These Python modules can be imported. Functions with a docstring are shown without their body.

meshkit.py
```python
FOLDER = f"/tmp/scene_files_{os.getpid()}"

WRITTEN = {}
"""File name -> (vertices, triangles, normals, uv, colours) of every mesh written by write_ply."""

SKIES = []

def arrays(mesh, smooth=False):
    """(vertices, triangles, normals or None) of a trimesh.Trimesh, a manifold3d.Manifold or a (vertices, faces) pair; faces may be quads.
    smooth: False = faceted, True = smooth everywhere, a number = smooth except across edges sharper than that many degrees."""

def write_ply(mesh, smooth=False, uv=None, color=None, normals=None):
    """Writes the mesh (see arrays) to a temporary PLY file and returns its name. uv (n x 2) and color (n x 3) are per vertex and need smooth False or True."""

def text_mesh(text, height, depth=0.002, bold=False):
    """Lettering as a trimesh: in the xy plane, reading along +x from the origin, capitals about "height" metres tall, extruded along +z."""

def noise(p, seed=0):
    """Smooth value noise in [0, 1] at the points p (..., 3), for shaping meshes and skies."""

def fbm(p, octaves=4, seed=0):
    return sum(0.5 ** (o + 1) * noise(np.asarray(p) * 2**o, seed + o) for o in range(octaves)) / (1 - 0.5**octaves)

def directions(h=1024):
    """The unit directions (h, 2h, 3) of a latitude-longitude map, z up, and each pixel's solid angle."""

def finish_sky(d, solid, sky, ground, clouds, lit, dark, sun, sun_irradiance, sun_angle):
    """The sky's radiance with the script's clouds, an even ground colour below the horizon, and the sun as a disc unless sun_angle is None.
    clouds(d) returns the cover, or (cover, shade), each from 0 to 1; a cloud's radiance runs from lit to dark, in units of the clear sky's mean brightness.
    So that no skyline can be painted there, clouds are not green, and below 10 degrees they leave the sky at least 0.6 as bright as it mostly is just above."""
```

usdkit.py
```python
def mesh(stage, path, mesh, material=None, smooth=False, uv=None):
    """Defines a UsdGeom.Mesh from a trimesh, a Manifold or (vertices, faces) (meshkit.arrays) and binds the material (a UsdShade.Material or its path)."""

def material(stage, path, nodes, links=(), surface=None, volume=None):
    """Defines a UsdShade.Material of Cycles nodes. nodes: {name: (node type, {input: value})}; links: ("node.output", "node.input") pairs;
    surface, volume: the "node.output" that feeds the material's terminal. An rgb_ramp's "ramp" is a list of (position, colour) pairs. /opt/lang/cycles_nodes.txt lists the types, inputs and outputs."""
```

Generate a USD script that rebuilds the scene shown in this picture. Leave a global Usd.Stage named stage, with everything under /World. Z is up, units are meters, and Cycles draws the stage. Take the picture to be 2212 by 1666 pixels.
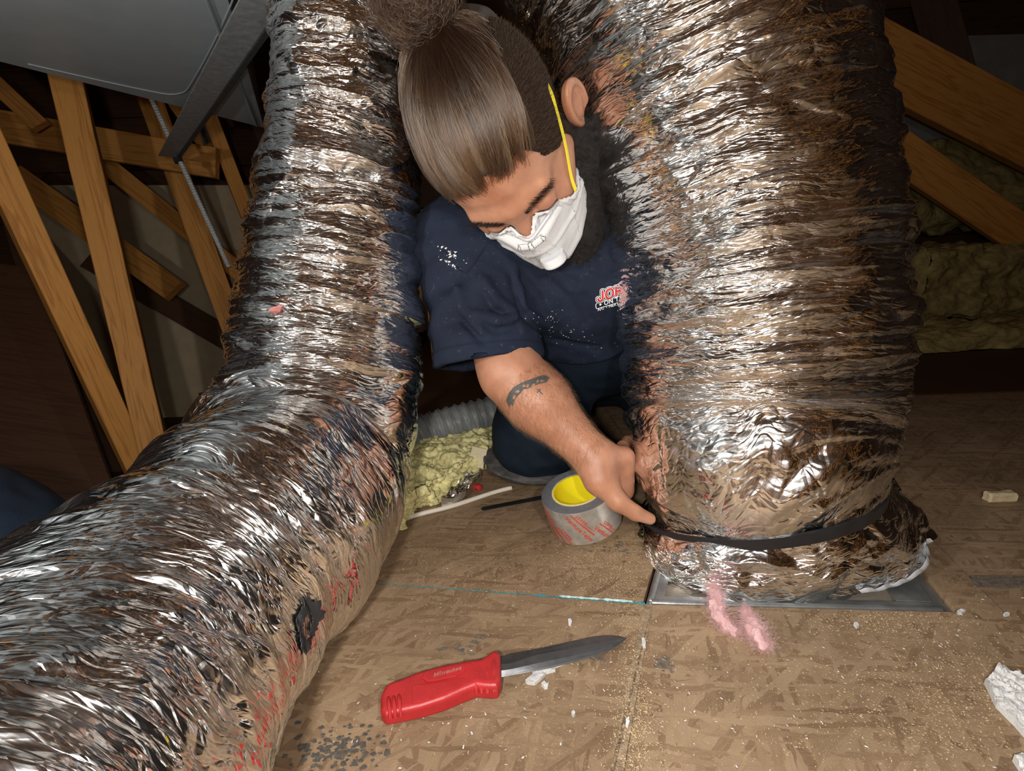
import math, random
import numpy as np, trimesh, usdkit, meshkit
import manifold3d as m3
from scipy.interpolate import CubicSpline, LinearNDInterpolator
from scipy.spatial import cKDTree
from shapely.geometry import Polygon, LineString, Point
from shapely import affinity
from pxr import Usd, UsdGeom, UsdLux, UsdShade, Gf, Sdf, Vt

stage = Usd.Stage.CreateInMemory()
UsdGeom.Xform.Define(stage, '/World'); UsdGeom.Scope.Define(stage, '/World/Looks')
random.seed(7); RNG = np.random.default_rng(7)

# ------------------------------------------------------------------ camera, light, exposure
FPX, CAM_H = 1000.0, 0.434                       # focal length in pixels of the 2212-wide frame, height above the floor
_d = np.array([144.0, -3670.0, FPX]); _d /= np.linalg.norm(_d)
_up = -_d; _f = np.array([0, 0, 1.0]); _fy = _f - _up * (_f @ _up); _fy /= np.linalg.norm(_fy); _fx = np.cross(_up, _fy)
CM = np.array([_fx, _fy, _up]); CC = np.array([0, 0, CAM_H])
def P(px, py, z): return CC + CM @ (np.array([(px - 1106) / FPX, -(py - 833) / FPX, 1.0]) * z)
def G(px, py, h=0.0):
    v = CM @ np.array([(px - 1106) / FPX, -(py - 833) / FPX, 1.0]); return CC + v * ((h - CAM_H) / v[2])
cam = UsdGeom.Camera.Define(stage, '/World/camera')
R_, U_, F_ = CM[:, 0], CM[:, 1], CM[:, 2]
mat4 = Gf.Matrix4d(*R_, 0, *U_, 0, *(-F_), 0, *CC, 1)
UsdGeom.Xformable(cam).AddTransformOp().Set(mat4)
cam.CreateHorizontalApertureAttr(36.0); cam.CreateVerticalApertureAttr(36.0 * 1666 / 2212)
cam.CreateFocalLengthAttr(36.0 * FPX / 2212); cam.CreateClippingRangeAttr((0.02, 50.0))
cam.CreateExposureAttr(0.72)
for _nm, _i, _pos in (('camera_light', 560.0, (-0.07, -0.10, 0.475)), ('head_lamp', 300.0, (0.13, -0.08, 0.53)), ('work_light', 520.0, (-0.66, -0.02, 0.56))):     # beside the lens; added lamps: right for highlights, unseen left to brighten the bay
    key = UsdLux.SphereLight.Define(stage, '/World/' + _nm); key.CreateRadiusAttr(0.022)
    key.CreateIntensityAttr(_i); key.CreateColorAttr(Gf.Vec3f(1.0, 0.985, 0.95))
    UsdGeom.Xformable(key).AddTranslateOp().Set(Gf.Vec3d(*_pos))


# ------------------------------------------------------------------ helpers
_used, BASE = {}, {}
def numbered(parent, name):
    k = (parent, name); n = _used.get(k, 0); _used[k] = n + 1
    return f'{parent}/{name}' + (f'_{n:03d}' if n else '')
def tag(p, label=None, cat=None, group=None, kind=None):
    for k, v in (('label', label), ('category', cat), ('group', group), ('kind', kind)):
        if v: p.SetCustomDataByKey(k, v)
    return p
def thing(name, label, cat, base=(0, 0, 0), group=None, kind=None):
    path = numbered('/World', name); x = UsdGeom.Xform.Define(stage, path)
    x.AddTranslateOp().Set(Gf.Vec3d(*map(float, base))); BASE[path] = np.array(base, float)
    tag(x.GetPrim(), label, cat, group, kind); return path
def obj(name, mesh, mat, parent='/World', smooth=False, label=None, cat=None, group=None, kind=None, uv=None, base=None):
    path = numbered(parent, name); b = BASE.get(parent, np.zeros(3))
    if hasattr(mesh, 'to_mesh'):
        mm = mesh.to_mesh(); mesh = trimesh.Trimesh(mm.vert_properties[:, :3], mm.tri_verts, process=False)
    if isinstance(mesh, (tuple, list)):
        v, f = np.asarray(mesh[0], float), np.asarray(mesh[1])
    else: v, f = np.asarray(mesh.vertices, float), np.asarray(mesh.faces)
    if base is not None and parent == '/World': b = np.asarray(base, float)
    m = usdkit.mesh(stage, path, (v - b, f), M[mat] if isinstance(mat, str) else mat, smooth=smooth, uv=uv)
    if parent == '/World' and np.any(b): UsdGeom.Xformable(m).AddTranslateOp().Set(Gf.Vec3d(*map(float, b)))
    BASE[path] = b
    tag(m.GetPrim(), label, cat, group, kind); return path
def curves(name, pts, widths, mat, parent, label=None, kind=None):
    """pts: list of (n,3) arrays (world)"""
    path = numbered(parent, name); b = BASE.get(parent, np.zeros(3))
    c = UsdGeom.BasisCurves.Define(stage, path); c.CreateTypeAttr('linear')
    allp = np.concatenate(pts) - b
    c.CreatePointsAttr(Vt.Vec3fArray.FromNumpy(allp.astype(np.float32)))
    c.CreateCurveVertexCountsAttr(Vt.IntArray.FromNumpy(np.array([len(p) for p in pts], np.int32)))
    w = np.concatenate([np.linspace(a, a * e, len(p)) for p, (a, e) in zip(pts, widths)])
    c.CreateWidthsAttr(Vt.FloatArray.FromNumpy(w.astype(np.float32))); c.SetWidthsInterpolation('vertex')
    UsdShade.MaterialBindingAPI.Apply(c.GetPrim()).Bind(M[mat]); tag(c.GetPrim(), label, kind=kind); BASE[path] = b
    return path
def cat(*ms): return trimesh.util.concatenate([m for m in ms])
def unit(v): v = np.asarray(v, float); return v / np.linalg.norm(v)
def frame(z, ref=(0, 0, 1)):
    z = unit(z); x = np.cross(ref, z)
    if np.linalg.norm(x) < 1e-4: x = np.cross((0, 1, 0), z)
    x = unit(x); return np.array([x, np.cross(z, x), z]).T
def box(size, center=(0, 0, 0), rot=None, bev=0.0):
    sx, sy, sz = np.asarray(size) / 2
    if bev:
        pts = [(a * (sx - bx), b * (sy - by), c * (sz - bz)) for a in (-1, 1) for b in (-1, 1) for c in (-1, 1) for bx, by, bz in ((0, bev, bev), (bev, 0, bev), (bev, bev, 0))]
        t = trimesh.convex.convex_hull(np.array(pts))
    else: t = trimesh.creation.box(size)
    v = t.vertices if rot is None else t.vertices @ np.asarray(rot).T
    return trimesh.Trimesh(v + np.asarray(center), t.faces, process=False)
def beam(a, b, w, t, face, bev=0.002):
    """a timber from a to b, width w across the face, thickness t along the face normal 'face'"""
    a, b = np.asarray(a), np.asarray(b); z = unit(b - a); n = np.asarray(face, float); n = unit(n - z * (n @ z)); x = np.cross(n, z)
    return box((w, t, np.linalg.norm(b - a)), (a + b) / 2, np.array([x, n, z]).T, bev)
def tube(path, r, seg=10, caps=True):
    path = np.asarray(path, float); n = len(path); r = np.broadcast_to(r, n)
    t = np.gradient(path, axis=0); t /= np.linalg.norm(t, axis=1, keepdims=True)
    x = np.cross(t[0], (0, 0, 1)); x = unit(x if np.linalg.norm(x) > 1e-3 else np.cross(t[0], (0, 1, 0)))
    V = []
    ang = np.linspace(0, 2 * np.pi, seg, endpoint=False)
    for i in range(n):
        x = unit(x - t[i] * (x @ t[i])); y = np.cross(t[i], x)
        V.append(path[i] + r[i] * (np.cos(ang)[:, None] * x + np.sin(ang)[:, None] * y))
    V = np.concatenate(V); F = []
    for i in range(n - 1):
        for k in range(seg):
            a, b = i * seg + k, i * seg + (k + 1) % seg
            F += [(a, b, b + seg), (a, b + seg, a + seg)]
    if caps:
        V = np.vstack([V, path[0], path[-1]]); c0, c1 = n * seg, n * seg + 1
        for k in range(seg): F += [(c0, (k + 1) % seg, k), (c1, (n - 1) * seg + k, (n - 1) * seg + (k + 1) % seg)]
    return trimesh.Trimesh(V, np.array(F), process=False)
def spline(pts, n):
    pts = np.asarray(pts, float); s = np.r_[0, np.cumsum(np.linalg.norm(np.diff(pts[:, :3], axis=0), axis=1))]
    return CubicSpline(s, pts)(np.linspace(0, s[-1], n))
def extrude(poly, h, z=0.0):
    t = cat(*[trimesh.creation.extrude_polygon(g, h, engine='earcut') for g in getattr(poly, 'geoms', [poly]) if g.geom_type == 'Polygon' and g.area > 1e-9]); t.apply_translation((0, 0, z)); return t
def lathe(profile, seg=48):
    return trimesh.creation.revolve(np.asarray(profile, float), sections=seg)
def place(t, o, rot=np.eye(3)): return trimesh.Trimesh(np.asarray(t.vertices) @ np.asarray(rot).T + np.asarray(o), t.faces, process=False)
def smin(a, b, k):
    h = np.clip(0.5 + 0.5 * (b - a) / k, 0, 1); return b * (1 - h) + a * h - k * h * (1 - h)
def smax(a, b, k): return -smin(-a, -b, k)
def seg_sdf(p, a, b, ra, rb):
    a, b = np.asarray(a, float), np.asarray(b, float); ab = b - a
    t = np.clip(((p - a) @ ab) / (ab @ ab), 0, 1); return np.linalg.norm(p - a - t[..., None] * ab, axis=-1) - (ra + (rb - ra) * t)
def ell_sdf(p, c, r, rot=None):
    q = p - np.asarray(c, float)
    if rot is not None: q = q @ rot
    r = np.asarray(r, float); k0 = np.linalg.norm(q / r, axis=-1); k1 = np.linalg.norm(q / (r * r), axis=-1); return k0 * (k0 - 1) / np.maximum(k1, 1e-9)
def surface(sdf, lo, hi, h, coarse=4):
    """surface nets of sdf(points) inside the box"""
    lo, hi = np.asarray(lo, float), np.asarray(hi, float); H = h * coarse
    nc = np.ceil((hi - lo) / H).astype(int) + 1
    ax = [lo[i] + H * np.arange(nc[i]) for i in range(3)]
    D0 = sdf(np.stack(np.meshgrid(*ax, indexing='ij'), -1).reshape(-1, 3)).reshape(nc)
    D = np.repeat(np.repeat(np.repeat(D0, coarse, 0), coarse, 1), coarse, 2).astype(np.float32)
    near = np.argwhere(np.abs(D) < H * 2.2)
    fx = lo + (near - (coarse - 1) / 2 + 0.0) * h
    D[tuple(near.T)] = sdf(fx)
    far = np.abs(D) >= H * 2.2
    o = lo - (coarse - 1) / 2 * h
    S = D < 0; n = np.array(D.shape)
    cnt = np.zeros(n - 1, np.int16); acc = np.zeros((*(n - 1), 3), np.float32)
    corners = [(i, j, k) for i in (0, 1) for j in (0, 1) for k in (0, 1)]
    sl = lambda c: tuple(slice(c[q], n[q] - 1 + c[q]) for q in range(3))
    for c in corners:
        for a in range(3):
            if c[a]: continue
            e = list(c); e[a] = 1
            d0, d1 = D[sl(c)], D[sl(e)]; x = (d0 < 0) != (d1 < 0)
            t = np.where(x, d0 / np.where(x, d0 - d1, 1), 0); cnt += x
            for q in range(3): acc[..., q] += np.where(x, c[q] + (t if q == a else 0), 0)
    cells = np.argwhere(cnt > 0); idx = -np.ones(n - 1, np.int64); idx[tuple(cells.T)] = np.arange(len(cells))
    V = o + (cells + acc[tuple(cells.T)] / cnt[tuple(cells.T)][:, None]) * h
    Fs = []
    for a in range(3):
        b, c = (a + 1) % 3, (a + 2) % 3
        i0 = [slice(None)] * 3; i1 = [slice(None)] * 3; i0[a] = slice(0, n[a] - 1); i1[a] = slice(1, n[a])
        s0, s1 = S[tuple(i0)], S[tuple(i1)]; e = np.argwhere(s0 != s1)
        e = e[(e[:, b] > 0) & (e[:, c] > 0) & (e[:, b] < n[b] - 1) & (e[:, c] < n[c] - 1)]
        eb, ec = np.eye(3, dtype=int)[b], np.eye(3, dtype=int)[c]
        q = np.stack([idx[tuple((e - eb - ec).T)], idx[tuple((e - ec).T)], idx[tuple(e.T)], idx[tuple((e - eb).T)]], 1)
        fl = ~s0[tuple(e.T)]; q[fl] = q[fl][:, ::-1]; Fs.append(q)
    Q = np.concatenate(Fs); F = np.vstack([Q[:, [0, 1, 2]], Q[:, [0, 2, 3]]])
    return trimesh.Trimesh(V, F[(F >= 0).all(1)], process=False)
def lumpy(t, amp, scale, seed=0, oct=3):
    n = t.vertex_normals; d = meshkit.fbm(np.asarray(t.vertices) * scale, oct, seed) - 0.5
    return trimesh.Trimesh(t.vertices + n * (d * 2 * amp)[:, None], t.faces, process=False)

# ------------------------------------------------------------------ materials
M = {}
def mat(name, nodes, links, surface): M[name] = usdkit.material(stage, '/World/Looks/' + name, nodes, links, surface=surface)
def plain(name, color, rough=0.6, metallic=0.0, var=0.25, scale=30, bump=0.0, bscale=200, spec=0.5, stretch=(1, 1, 1), **kw):
    c = np.array(color, float)
    nodes = {'tc': ('texture_coordinate', {}), 'mp': ('mapping', {'scale': stretch}), 'n': ('noise_texture', {'scale': scale, 'detail': 6, 'roughness': .6}),
             'r': ('rgb_ramp', {'ramp': [(.3, tuple(c * (1 - var))), (.7, tuple(np.minimum(c * (1 + var), 1)))]}),
             'p': ('principled_bsdf', {'roughness': rough, 'metallic': metallic, 'specular_ior_level': spec, **kw})}
    links = [('tc.object', 'mp.vector'), ('mp.vector', 'n.vector'), ('n.fac', 'r.fac'), ('r.color', 'p.base_color')]
    if bump:
        nodes['n2'] = ('noise_texture', {'scale': bscale, 'detail': 4, 'roughness': .65}); nodes['b'] = ('bump', {'strength': bump, 'distance': .002})
        links += [('mp.vector', 'n2.vector'), ('n2.fac', 'b.height'), ('b.normal', 'p.normal')]
    mat(name, nodes, links, 'p.BSDF')
def wood(name, dark, light, rough=.65):
    """timber: the mesh's st runs (along the grain, across it) in metres"""
    nodes = {'tc': ('uvmap', {'attribute': 'st'}), 'oi': ('object_info', {}), 'off': ('vector_math', {'math_type': 'add'}), 'of': ('combine_xyz', {}),
             'mp': ('mapping', {'scale': (1.1, 20, 1)}), 'n': ('noise_texture', {'scale': 2.0, 'detail': 3, 'distortion': .5}),
             'mp2': ('mapping', {'scale': (9, 260, 1)}), 'n2': ('noise_texture', {'scale': 1.5, 'detail': 5, 'roughness': .7}),
             'w': ('math', {'math_type': 'multiply', 'value2': 9.0}), 'fr': ('math', {'math_type': 'pingpong', 'value2': 1.0}),
             'mx': ('mix_float', {'fac': .5}), 'r': ('rgb_ramp', {'ramp': [(.1, dark), (.55, light), (1, tuple(np.array(light) * .8))]}),
             'ro': ('math', {'math_type': 'multiply', 'value2': 7.0}), 'hv': ('hsv', {}), 'mr': ('map_range', {'to_min': .8, 'to_max': 1.15}),
             'b': ('bump', {'strength': .3, 'distance': .001}), 'p': ('principled_bsdf', {'roughness': rough, 'specular_ior_level': .3})}
    mat(name, nodes, [('oi.random', 'ro.value1'), ('ro.value', 'of.x'), ('ro.value', 'of.y'), ('tc.UV', 'off.vector1'), ('of.vector', 'off.vector2'), ('off.vector', 'mp.vector'), ('off.vector', 'mp2.vector'),
        ('mp.vector', 'n.vector'), ('mp2.vector', 'n2.vector'), ('n.fac', 'w.value1'), ('w.value', 'fr.value1'),
        ('fr.value', 'mx.a'), ('n2.fac', 'mx.b'), ('mx.result', 'r.fac'), ('oi.random', 'mr.value'), ('mr.result', 'hv.value'), ('r.color', 'hv.color'), ('hv.color', 'p.base_color'),
        ('n2.fac', 'b.height'), ('b.normal', 'p.normal')], 'p.BSDF')
def timber(name, a, b, w, t, face, mt, parent='/World', rough=0.0, **kw):
    """one stick of lumber from a to b: w across its face, t along the face normal, with eased and slightly waney edges"""
    a, b = np.asarray(a, float), np.asarray(b, float); L = np.linalg.norm(b - a); z = (b - a) / L
    n = np.asarray(face, float); n = unit(n - z * (n @ z)); x = np.cross(n, z)
    k = max(2, int(L / .06)); e = .0025
    prof = np.array([(-w/2+e, -t/2), (w/2-e, -t/2), (w/2, -t/2+e), (w/2, t/2-e), (w/2-e, t/2), (-w/2+e, t/2), (-w/2, t/2-e), (-w/2, -t/2+e)])
    V, UV, F = [], [], []
    seed = abs(hash((round(a[0], 3), round(b[1], 3)))) % 997
    for i in range(k + 1):
        s = L * i / k
        for q, (px, pn) in enumerate(prof):
            wob = rough * (meshkit.noise(np.array([s * 9, px * 40, pn * 40]), seed) - .5) * 2
            V.append(a + z * s + x * (px + wob * np.sign(px)) + n * (pn + wob * np.sign(pn))); UV.append((s, px + pn * 1.3))
    for i in range(k):
        for q in range(8):
            A, B = i * 8 + q, i * 8 + (q + 1) % 8; F += [(A, B, B + 8), (A, B + 8, A + 8)]
    for q in range(1, 7): F += [(0, q + 1, q), (k * 8, k * 8 + q, k * 8 + q + 1)]
    return obj(name, (np.array(V), np.array(F)), mt, parent, uv=np.array(UV), base=(a if parent == '/World' else None), **kw)
def osb(name):
    nodes = {'tc': ('texture_coordinate', {}), 'warp': ('noise_texture', {'scale': 14, 'detail': 4, 'roughness': .65}), 'wm': ('vector_math', {'math_type': 'multiply_add', 'vector2': (.020, .020, 0)}),
             'p': ('principled_bsdf', {'roughness': .62, 'specular_ior_level': .3})}
    L = [('tc.object', 'warp.vector'), ('warp.color', 'wm.vector1'), ('tc.object', 'wm.vector3')]
    prev = None; hprev = None
    cols = [(.0, (.115, .067, .036)), (.25, (.215, .138, .080)), (.55, (.285, .193, .118)), (.85, (.335, .24, .15)), (1, (.26, .165, .09))]
    for i, (ang, sx, sy, thr) in enumerate([(10, 7, 75, 0), (63, 9, 100, .45), (-38, 7, 85, .52), (97, 11, 120, .55), (28, 8, 110, .6), (-72, 12, 140, .62), (145, 9, 150, .66), (5, 14, 190, .70)]):
        a = math.radians(ang); k = str(i)
        nodes |= {'m' + k: ('mapping', {'rotation': (0, 0, a), 'scale': (1, 1, 1), 'location': (i * 1.7, i * .9, 0)}), 's' + k: ('mapping', {'scale': (sx, sy, 0.0)}),
                  'v' + k: ('voronoi_texture', {'dimensions': '2D', 'scale': 1, 'randomness': 1, 'feature': 'f1', 'metric': 'chebychev'}), 'sc' + k: ('separate_color', {}),
                  'fs' + k: ('mapping', {'scale': (26, 700, 1)}), 'f' + k: ('noise_texture', {'scale': 1, 'detail': 4, 'roughness': .7}),
                  'ad' + k: ('math', {'math_type': 'multiply_add', 'value2': 1.0}), 'ms' + k: ('math', {'math_type': 'multiply_add', 'value2': .70, 'value3': -.14}),
                  'r' + k: ('rgb_ramp', {'ramp': cols})}
        L += [('wm.vector', f'm{k}.vector'), (f'm{k}.vector', f's{k}.vector'), (f's{k}.vector', f'v{k}.vector'), (f'v{k}.color', f'sc{k}.color'), (f'm{k}.vector', f'fs{k}.vector'), (f'fs{k}.vector', f'f{k}.vector'),
              (f'f{k}.fac', f'ad{k}.value1'), (f'sc{k}.g', f'ad{k}.value3'), (f'ad{k}.value', f'ms{k}.value1'), (f'ms{k}.value', f'r{k}.fac')]
        if i == 0: prev, hprev = 'r0.color', 'sc0.b'; continue
        nodes |= {'t' + k: ('math', {'math_type': 'greater_than', 'value2': thr}), 'x' + k: ('mix', {}), 'h' + k: ('mix_float', {})}
        L += [(f'sc{k}.r', f't{k}.value1'), (f't{k}.value', f'x{k}.fac'), (prev, f'x{k}.color1'), (f'r{k}.color', f'x{k}.color2'), (f't{k}.value', f'h{k}.fac'), (hprev, f'h{k}.a'), (f'sc{k}.b', f'h{k}.b')]
        prev, hprev = f'x{k}.color', f'h{k}.result'
    nodes |= {'big': ('noise_texture', {'scale': 7, 'detail': 5, 'roughness': .6}), 'bigr': ('rgb_ramp', {'ramp': [(.3, (.66, .62, .58)), (.7, (1.1, 1.07, 1.04))]}), 'mul': ('mix', {'mix_type': 'multiply', 'fac': 1.0}),
              'dust': ('noise_texture', {'scale': 260, 'detail': 3, 'roughness': .7}), 'dustr': ('rgb_ramp', {'ramp': [(.52, (0, 0, 0)), (.72, (1, 1, 1))]}),
              'dm': ('noise_texture', {'scale': 5, 'detail': 4, 'roughness': .7}), 'dmr': ('rgb_ramp', {'ramp': [(.45, (.04, .04, .04)), (.7, (.75, .75, .75))]}), 'dmul': ('math', {'math_type': 'multiply'}),
              'dmix': ('mix', {'color2': (.50, .37, .22)}),
              'fine': ('noise_texture', {'scale': 500, 'detail': 3}), 'hh': ('math', {'math_type': 'multiply_add', 'value2': .5}), 'b': ('bump', {'strength': .45, 'distance': .0016})}
    L += [('tc.object', 'big.vector'), ('big.fac', 'bigr.fac'), (prev, 'mul.color1'), ('bigr.color', 'mul.color2'), ('tc.object', 'dust.vector'), ('dust.fac', 'dustr.fac'), ('tc.object', 'dm.vector'), ('dm.fac', 'dmr.fac'),
          ('dustr.color', 'dmul.value1'), ('dmr.color', 'dmul.value2'), ('dmul.value', 'dmix.fac'), ('mul.color', 'dmix.color1'), ('dmix.color', 'p.base_color'),
          ('tc.object', 'fine.vector'), ('fine.fac', 'hh.value1'), (hprev, 'hh.value3'), ('hh.value', 'b.height'), ('b.normal', 'p.normal')]
    mat(name, nodes, L, 'p.BSDF')
osb('osb')
def foil(name, tint=(.92, .92, .91), rough=.065, bump=.8):
    nodes = {'uv': ('uvmap', {'attribute': 'st'}), 'w': ('noise_texture', {'scale': 9, 'detail': 2}), 'wa': ('vector_math', {'math_type': 'multiply_add', 'vector2': (.05, .05, 0)}),
             's1': ('mapping', {'scale': (190, 38, 1)}), 'v1': ('voronoi_texture', {'dimensions': '2D', 'feature': 'distance_to_edge', 'scale': 1}), 'c1': ('math', {'math_type': 'minimum', 'value2': .16}),
             's2': ('mapping', {'scale': (75, 22, 1)}), 'v2': ('voronoi_texture', {'dimensions': '2D', 'feature': 'distance_to_edge', 'scale': 1}), 'c2': ('math', {'math_type': 'minimum', 'value2': .22}),
             's3': ('mapping', {'scale': (260, 60, 1)}), 'n3': ('noise_texture', {'dimensions': '2D', 'scale': 1, 'detail': 2}),
             'a1': ('math', {'math_type': 'multiply_add', 'value2': .6}), 'a2': ('math', {'math_type': 'multiply_add', 'value2': .16}),
             'b': ('bump', {'strength': bump, 'distance': .004}),
             'rn': ('noise_texture', {'scale': 16, 'detail': 3}), 'rr': ('map_range', {'from_min': .4, 'from_max': .7, 'to_min': rough * .5, 'to_max': rough * 3.2}),
             'p': ('principled_bsdf', {'base_color': tint, 'metallic': 1.0, 'roughness': rough}), 'p2': ('principled_bsdf', {'base_color': tint, 'metallic': 1.0, 'roughness': .26}), 'mx': ('mix_closure', {'fac': .14})}
    mat(name, nodes, [('p.BSDF', 'mx.closure1'), ('p2.BSDF', 'mx.closure2'), ('b.normal', 'p2.normal'), ('uv.UV', 'w.vector'), ('w.color', 'wa.vector1'), ('uv.UV', 'wa.vector3'), ('wa.vector', 's1.vector'), ('wa.vector', 's2.vector'), ('wa.vector', 's3.vector'),
        ('s1.vector', 'v1.vector'), ('s2.vector', 'v2.vector'), ('s3.vector', 'n3.vector'), ('v1.distance', 'c1.value1'), ('v2.distance', 'c2.value1'), ('c1.value', 'a1.value1'), ('c2.value', 'a1.value3'), ('n3.fac', 'a2.value1'), ('a1.value', 'a2.value3'), ('a2.value', 'b.height'), ('b.normal', 'p.normal'),
        ('uv.UV', 'rn.vector'), ('rn.fac', 'rr.value'), ('rr.result', 'p.roughness')], 'mx.closure')
foil('foil')
plain('foil_scrap', (.82, .82, .80), .2, 1.0, .1, 40, .8, 160)
wood('pine', (.33, .125, .024), (.62, .28, .065))
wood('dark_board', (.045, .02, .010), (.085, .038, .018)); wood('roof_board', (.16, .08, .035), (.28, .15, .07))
plain('grey_paint', (.245, .275, .29), .42, 0, .06, 18, .05, 300)
plain('strut_steel', (.26, .27, .275), .5, .3, .25, 60, .2, 200)
plain('strut_shade', (.04, .04, .042), .6, .2, .3, 60)  # unlit edge of the steel angle, its shade put into the colour
plain('zinc', (.60, .63, .63), .35, .35, .15, 80, .1, 300)
plain('sheet_metal', (.42, .43, .43), .4, .85, .25, 35, .15, 250)
plain('black_plastic', (.012, .012, .013), .35, 0, .2, 40)
plain('black_soft', (.015, .015, .016), .7, 0, .3, 60, .3, 200)
plain('grey_flex', (.20, .205, .20), .5, .0, .15, 40, .3, 200)
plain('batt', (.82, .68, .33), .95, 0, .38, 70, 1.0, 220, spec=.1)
plain('batt_dim', (.34, .26, .10), .95, 0, .35, 30, 1.0, 150, spec=.1)  # darker copy of batt: dim light at the right put into the colour
plain('pink_wool', (.78, .50, .50), .95, 0, .15, 100, .8, 500, spec=.1)
plain('plaster', (.62, .605, .59), .85, 0, .08, 60, .6, 300)
plain('grey_dim', (.30, .295, .285), .8, 0, .15, 12)
plain('cream_board', (.50, .40, .25), .8, 0, .08, 20)
plain('cable_white', (.72, .66, .55), .5, 0, .08, 20)
plain('foam_chip', (.62, .50, .30), .8, 0, .1, 200, .5, 400)
plain('chalk', (.045, .23, .26), .9, 0, .5, 180)
plain('chalk_pale', (.55, .72, .72), .9, 0, .3, 180)
plain('char', (.085, .073, .06), .9, 0, .5, 300)
plain('stain_brown', (.13, .10, .075), .85, 0, .5, 200)
plain('sawdust', (.48, .35, .20), .8, 0, .4, 300)
plain('navy_bag', (.010, .020, .040), .8, 0, .2, 40, .2, 200)
plain('sawn_edge', (.31, .22, .135), .9, 0, .4, 150, 1.0, 500)
plain('red_rubber', (.42, .020, .022), .42, 0, .12, 60, .12, 500)
plain('red_worn', (.42, .14, .12), .5, 0, .2, 90)
plain('blade', (.11, .112, .116), .36, .6, .2, 90, .06, 400)
plain('blade_edge', (.45, .45, .45), .3, .9, .2, 100)
# skin, cloth and hair
def skin(name, a, b_, rough=.42):
    nodes = {'tc': ('texture_coordinate', {}), 'n': ('noise_texture', {'scale': 22, 'detail': 5, 'roughness': .65}), 'r': ('rgb_ramp', {'ramp': [(.32, a), (.68, b_)]}),
             'v': ('voronoi_texture', {'scale': 900}), 'n2': ('noise_texture', {'scale': 160, 'detail': 4}), 'ad': ('math', {'math_type': 'add'}), 'b': ('bump', {'strength': .22, 'distance': .0008}),
             'p': ('principled_bsdf', {'roughness': rough, 'subsurface_weight': .25, 'subsurface_scale': .004, 'subsurface_radius': (1.0, .35, .2), 'specular_ior_level': .45})}
    mat(name, nodes, [('tc.object', 'n.vector'), ('n.fac', 'r.fac'), ('r.color', 'p.base_color'), ('tc.object', 'v.vector'), ('tc.object', 'n2.vector'), ('v.distance', 'ad.value1'), ('n2.fac', 'ad.value2'), ('ad.value', 'b.height'), ('b.normal', 'p.normal')], 'p.BSDF')
skin('skin', (.33, .140, .078), (.47, .228, .135))
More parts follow.
